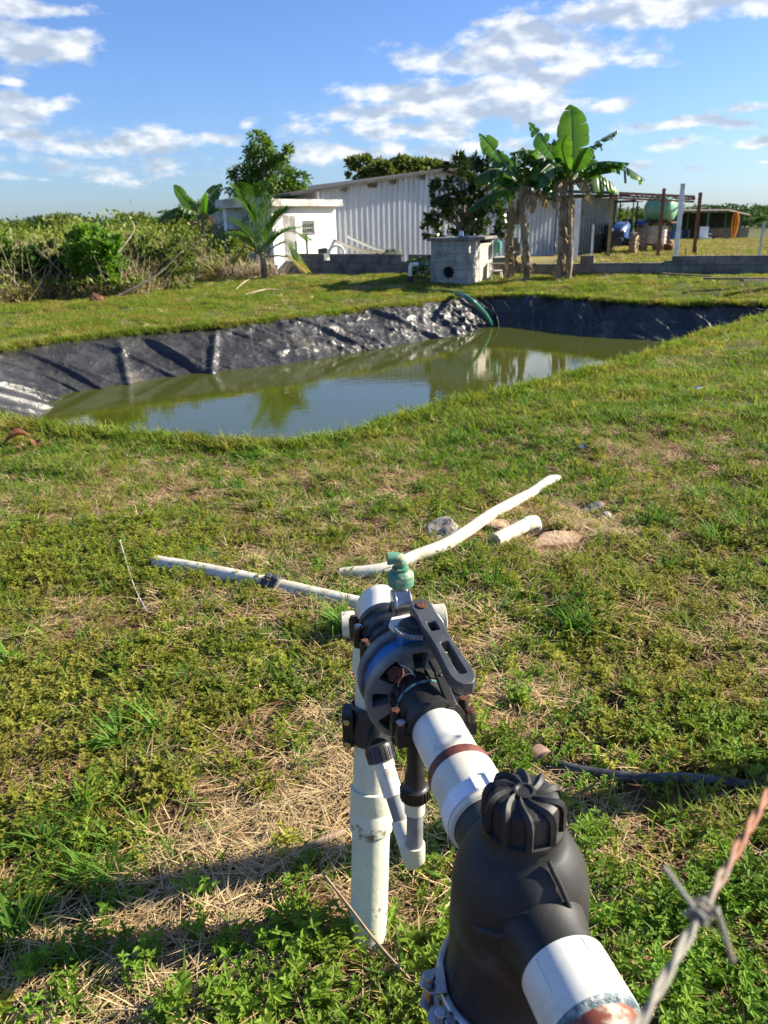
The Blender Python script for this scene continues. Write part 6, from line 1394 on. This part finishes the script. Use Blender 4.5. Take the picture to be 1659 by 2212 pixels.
def scatter(name, lab, objs, pts, scl, rg_, tilt=.12, idx=None, nrmz=None):
    col = bpy.data.collections.new(name+'_src')
    for o in objs: col.objects.link(o)
    n = len(pts); me = bpy.data.meshes.new(name); me.vertices.add(n); me.vertices.foreach_set('co', np.asarray(pts, dtype=np.float32).ravel())
    rot = np.stack([rg_.normal(0, tilt, n), rg_.normal(0, tilt, n), rg_.uniform(0, 2*pi, n)], 1).astype(np.float32)
    at = me.attributes.new('rot', 'FLOAT_VECTOR', 'POINT'); at.data.foreach_set('vector', rot.ravel())
    at = me.attributes.new('scl', 'FLOAT', 'POINT'); at.data.foreach_set('value', np.asarray(scl, dtype=np.float32))
    at = me.attributes.new('idx', 'INT', 'POINT'); at.data.foreach_set('value', (rg_.integers(0, len(objs), n) if idx is None else idx).astype(np.int32))
    ob = bpy.data.objects.new(name, me); scene.collection.objects.link(ob); tag(ob, lab, name.replace('_', ' '), kind='stuff')
    ng = bpy.data.node_groups.new(name+'_nodes', 'GeometryNodeTree'); ng.interface.new_socket(name='Geometry', in_out='INPUT', socket_type='NodeSocketGeometry'); ng.interface.new_socket(name='Geometry', in_out='OUTPUT', socket_type='NodeSocketGeometry')
    gi = ng.nodes.new('NodeGroupInput'); go = ng.nodes.new('NodeGroupOutput'); iop = ng.nodes.new('GeometryNodeInstanceOnPoints'); ci = ng.nodes.new('GeometryNodeCollectionInfo')
    ci.inputs['Collection'].default_value = col; ci.inputs['Separate Children'].default_value = True; ci.inputs['Reset Children'].default_value = True
    def na(nm, ty):
        a = ng.nodes.new('GeometryNodeInputNamedAttribute'); a.data_type = ty; a.inputs['Name'].default_value = nm; return a.outputs['Attribute']
    L_ = ng.links; L_.new(gi.outputs[0], iop.inputs['Points']); L_.new(ci.outputs[0], iop.inputs['Instance']); iop.inputs['Pick Instance'].default_value = True
    L_.new(na('idx', 'INT'), iop.inputs['Instance Index']); L_.new(na('scl', 'FLOAT'), iop.inputs['Scale'])
    e2r = ng.nodes.new('FunctionNodeEulerToRotation'); L_.new(na('rot', 'FLOAT_VECTOR'), e2r.inputs[0]); L_.new(e2r.outputs[0], iop.inputs['Rotation'])
    L_.new(iop.outputs[0], go.inputs[0]); md = ob.modifiers.new('clumps', 'NODES'); md.node_group = ng; return ob
G = np.random.default_rng(77)
tufts = [mk('tuft_%d' % i, blades(G, 17, .080, .0060, .035, .65), m_grass) for i in range(6)]
lush = [mk('lush_%d' % i, blades(G, 34, .20, .0075, .05, .5, seg=5, curl=.9), m_lush) for i in range(4)]
crab = [mk('crab_%d' % i, blades(G, 12, .11, .0085, .02, .95, seg=4, curl=.5), m_lush) for i in range(5)]
weeds = [mk('weed_%d' % i, weed(G, 5, .10, .029, 4), m_weed) for i in range(6)]
clov = [mk('low_%d' % i, weed(G, 8, .055, .0175, 3, wr=.72), m_clov) for i in range(6)]
straws = [mk('straw_%d' % i, blades(G, 20, .13, .0036, .07, 1.5, seg=3, curl=.12, flatz=.028), m_straw) for i in range(6)]
fuzz = [mk('fuzz_%d' % i, blades(G, 46, .065, .006, .10, .5, seg=3, curl=.5), m_olive) for i in range(5)]
# ground cover character, set in world space (centre, radii, amount) from places on the ground
def gblob(px_, py_, rx, ry, amt): q = atz(px_, py_, 0); return (q.x, q.y, rx, ry, amt)
DRYB = [gblob(*a) for a in ((640,1800,.34,.30,1.3),(690,1660,.26,.28,1.0),(300,2060,.45,.16,1.1),(560,1960,.40,.20,1.1),(120,2160,.4,.14,1.0),(640,2130,.2,.1,.6),(1090,1520,.30,.34,1.1),(1150,1680,.28,.26,.9),(1250,1850,.3,.15,.9),(1300,1980,.2,.1,.6),(1180,1150,.42,.38,1.5),(1260,1100,.45,.30,1.0),(420,1330,.7,.30,.6),(200,1340,.3,.3,.8),(650,1210,.35,.25,.9),(1000,1460,.3,.4,.8),(600,1450,.5,.25,.3),(40,1680,.3,.2,.6),(120,1080,.8,.35,.45),(1500,1460,.5,.3,.35),(1400,2090,.2,.12,.6),(860,1950,.2,.12,.6),(1000,1850,.15,.2,.6),(1620,1350,.4,.4,.5),(1450,980,.6,.5,.5))]
WEEDB = [gblob(*a) for a in ((620,2140,.42,.16,1.5),(900,2110,.3,.2,1.6),(1000,2050,.2,.12,1.0),(1500,1950,.45,.30,1.4),(1580,2130,.3,.2,1.5),(1500,1780,.5,.25,.7),(1380,1600,.6,.35,.7),(350,2160,.15,.08,.7),(1380,1700,.3,.15,.7),(930,1250,.3,.2,.1),(120,1820,.2,.2,.5),(1000,1080,.4,.3,.5))]
CLOVB = [gblob(*a) for a in ((120,1500,.75,.8,1.1),(180,1230,.9,.7,1.0),(300,1650,.5,.3,.6),(1420,1480,.7,.6,.9),(1530,1180,1.1,.8,.8),(1350,1340,.6,.5,.5),(60,1330,.7,.5,.8),(420,1180,.7,.4,.5),(60,1750,.35,.2,.8),(1560,1620,.3,.3,.7))]
LUSHB = [gblob(*a) for a in ((130,1900,.30,.17,2.0),(60,1980,.2,.12,1.2),(350,1560,.32,.2,1.0),(740,1360,.25,.22,1.5),(600,1390,.2,.15,.7),(1130,1340,.4,.35,.9),(1620,1130,.6,.5,.9),(1200,1250,.5,.3,.5),(450,1500,.35,.2,.4),(1560,1250,.4,.4,.6),(880,1030,.5,.4,.4),(1300,900,.8,.8,.35))]
def fieldv(B_, X, Y):
    r_ = np.zeros_like(X)
    for cx, cy, rx, ry, a in B_: r_ = np.maximum(r_, a*np.exp(-(((X-cx)/rx)**2+((Y-cy)/ry)**2)*.8))
    return r_
# keep clear: bodies of things
def clear_mask(X, Y):
    k = np.ones(X.shape, bool)
    RK = [(gp(x, y), r_) for x, y, r_ in ((1205, 1172, .17), (965, 1155, .11), (1055, 1136, .13), (1270, 1108, .08), (1312, 1125, .07), (1180, 1185, .10))]
    for cx, cy, rr2 in [(RSB.x, RSB.y, .05), (post.x, post.y, .07)]+[(q.x, q.y, r_) for q, r_ in RK]: k &= (X-cx)**2+(Y-cy)**2 > rr2**2
    a, b = pumph.location, PB+pd*w1+pr_dir*w2
    u = (X-PB.x)*pd.x+(Y-PB.y)*pd.y; v_ = (X-PB.x)*pr_dir.x+(Y-PB.y)*pr_dir.y
    return k & ~((u > 0) & (u < w1) & (v_ > 0) & (v_ < w2))
pipeseg = []
def addseg(pl):
    for a, b in zip(pl[:-1], pl[1:]): pipeseg.append((a.x, a.y, b.x, b.y))
addseg(lp_[1:-2]); addseg([gp(362, 1227), gp(470, 1246), gp(640, 1284), gp(820, 1318)]); addseg([gp(1072, 1182), gp(1150, 1152)]); addseg([gp(744, 1375), gp(958, 1357)]); addseg([gp(1215, 1668), gp(1330, 1688), gp(1460, 1696), gp(1600, 1704)])
def pipedist(X, Y):
    d = np.full(X.shape, 9.)
    for ax_, ay_, bx_, by_ in pipeseg:
        dx, dy = bx_-ax_, by_-ay_; t = np.clip(((X-ax_)*dx+(Y-ay_)*dy)/(dx*dx+dy*dy), 0, 1); d = np.minimum(d, np.hypot(X-ax_-t*dx, Y-ay_-t*dy))
    return d
def sample(n, y0, y1, rg_, side=.62, marg=.55, power=1.0):
    """random ground points in the wedge the view can reach, a margin wider on both sides"""
    X = []; 
    t = rg_.random(n)**power; Y = y0+(y1-y0)*t; hw = side*Y+marg+.2; keep = rg_.random(n) < hw/(side*y1+marg+.2); Y = Y[keep]; hw = hw[keep]; X = rg_.uniform(-1, 1, len(Y))*hw
    sd = sdist(X, Y); k = (sd < -.0)&clear_mask(X, Y); X, Y, sd = X[k], Y[k], sd[k]; Z = hbase(X, Y, sd)
    return X, Y, Z, sd
def put(name, lab, objs, n, y0, y1, prob, scl, seed, tilt=.12, power=1.0, zo=-.004, pclear=.0):
    rg_ = np.random.default_rng(seed); X, Y, Z, sd = sample(n, y0, y1, rg_, power=power); p = prob(X, Y, sd)
    if pclear > 0: p = p*np.where(pipedist(X, Y) < pclear, .22, 1)
    k = rg_.random(len(X)) < p; X, Y, Z = X[k], Y[k], Z[k]; s = rg_.uniform(scl[0], scl[1], len(X)); print(name, len(X))
    return scatter(name, lab, objs, np.stack([X, Y, Z+zo], 1), s, rg_, tilt)
nz_ = lambda X, Y, sc, sd_: fbm(X*sc, Y*sc, 3, sd_)
dryf = lambda X, Y: np.clip(fieldv(DRYB, X, Y)+.40*(sst(.54, .70, nz_(X, Y, 1.7, 5))), 0, 1.4)
put('grass', 'short green grass across the near bank', tufts, 62000, .75, 9.5, lambda X, Y, sd: np.clip((1-.85*np.clip(dryf(X, Y), 0, 1))*(.35+.9*sst(.35, .6, nz_(X, Y, 2.3, 8)))*(1-.55*np.clip(fieldv(CLOVB, X, Y), 0, 1))*(1-.8*np.clip(fieldv(WEEDB, X, Y), 0, 1)), .02, 1), (.55, 1.15), 201, pclear=.05)
put('coarse_grass', 'coarse broad-bladed grass tufts', crab, 30000, .75, 9.5, lambda X, Y, sd: np.clip(.06+.5*sst(.5, .66, nz_(X, Y, 1.9, 18))*(1-.7*np.clip(dryf(X, Y), 0, 1))+.3*fieldv(LUSHB, X, Y), 0, 1)*.8, (.5, 1.1), 202, pclear=.06)
put('lush_grass', 'long lush grass tufts', lush, 26000, .75, 12, lambda X, Y, sd: np.clip((fieldv(LUSHB, X, Y)-.35)*.42+.018*sst(.5, .7, nz_(X, Y, 1.5, 28)), 0, 1), (.45, 1.0), 203, pclear=.08)
put('broadleaf_weeds', 'low bright broad-leaved weeds', weeds, 34000, .7, 8, lambda X, Y, sd: np.clip((fieldv(WEEDB, X, Y)-.15)*.85*(.30+.9*sst(.36, .6, nz_(X, Y, 4.5, 91)))+.13*sst(.5, .7, nz_(X, Y, 2.6, 38)), 0, 1), (.5, 1.1), 204, pclear=.04)
put('low_creeping_weeds', 'yellow-green creeping small-leaved weeds', clov, 75000, .7, 9.5, lambda X, Y, sd: np.clip((fieldv(CLOVB, X, Y)-.05)*.95+.22*sst(.42, .62, nz_(X, Y, 2.1, 48)), 0, 1)*(1-.75*np.clip(fieldv(DRYB, X, Y), 0, 1)), (.6, 1.25), 205, pclear=.045)
put('dry_straw', 'dry straw and dead stems lying on bare earth', straws, 60000, .7, 9.5, lambda X, Y, sd: np.clip(.16+.85*dryf(X, Y), 0, 1), (.4, 1.0), 206, tilt=.12, zo=.0, pclear=.035)
put('bank_grass', 'short sunlit turf further off round the pond', fuzz, 120000, 6.0, 24, lambda X, Y, sd: np.clip(.12+.95*sst(.36, .60, nz_(X, Y, 1.6, 58)), 0, 1)*sst(5.5, 8.5, Y)*np.where(Y > front(X)+.3, np.where(X < scr_x1-.2, .15, 1), 1), (.6, 1.35), 207)
put('bank_dry_grass', 'dry blades in the turf round the pond', straws, 30000, 8.5, 24, lambda X, Y, sd: np.clip(.16+.8*sst(.46, .66, nz_(X, Y, .9, 68))+.6*np.exp(-((sd+.12)/.22)**2), 0, 1), (.6, 1.3), 208, tilt=.3)
# taller grass overhanging the near rim of the pond
def rimfn(X, Y, sd): return np.exp(-((sd+.10)/.22)**2)*(Y < 13)*1.0
def nearside(X, Y):
    # points whose nearest rim sample faces the camera side of the pond
    i = ((X[:, None]-RIMC[None, ::2, 0])**2+(Y[:, None]-RIMC[None, ::2, 1])**2).argmin(1)*2; a = RIMC[(i-2) % len(RIMC)]; b = RIMC[(i+2) % len(RIMC)]
    m_ = ((a+b)/2); c_ = RIMC.mean(0); t_ = b-a; n1 = np.stack([t_[:, 1], -t_[:, 0]], 1); n1 *= np.sign(((m_-np.array([X, Y]).T)*n1).sum(1))[:, None]
    return (n1[:, 1]/np.linalg.norm(n1, axis=1) > .1)*1.0
rim_t = [mk('rim_%d' % i, blades(G, 34, .12, .006, .07, .8, seg=4, curl=.9), m_olive) for i in range(4)]
rgr = np.random.default_rng(210); i = rgr.integers(0, len(RIMC), 9000); a_ = RIMC[i]; b_ = RIMC[(i+1) % len(RIMC)]; Pq = a_+(b_-a_)*rgr.random((9000, 1)); Pq = Pq+rgr.normal(0, .11, (9000, 2)); sdq = sdist(Pq[:, 0], Pq[:, 1]); ns = nearside(Pq[:, 0], Pq[:, 1])
k = (ns > .5) & (sdq < .14); Pq, sdq = Pq[k], sdq[k]; Zq = hbase(Pq[:, 0], Pq[:, 1], np.minimum(sdq, 0))+.015-.25*np.maximum(sdq, 0)
scatter('rim_grass', 'taller pale grass overhanging the near rim of the pond', rim_t, np.stack([Pq[:, 0], Pq[:, 1], Zq], 1), rgr.uniform(.6, 1.25, len(Pq)), rgr, .35)

def yardp(X, Y, sd):
    u = (X-RA.x)*drN.x+(Y-RA.y)*drN.y; w_ = -(X-RA.x)*drN.y+(Y-RA.y)*drN.x
    return ((u > 1) & (w_ > .4))*np.clip(.25+.9*sst(.35, .6, nz_(X, Y, .8, 88)), 0, 1)
yfz = [mk('yard_%d' % i, blades(G, 40, .10, .012, .16, .6, seg=3, curl=.5), m_straw if i % 2 else m_olive) for i in range(4)]
put('yard_grass', 'dry yellowing grass in the yard behind the right wall', yfz, 60000, 19, 52, yardp, (.7, 1.5), 211)
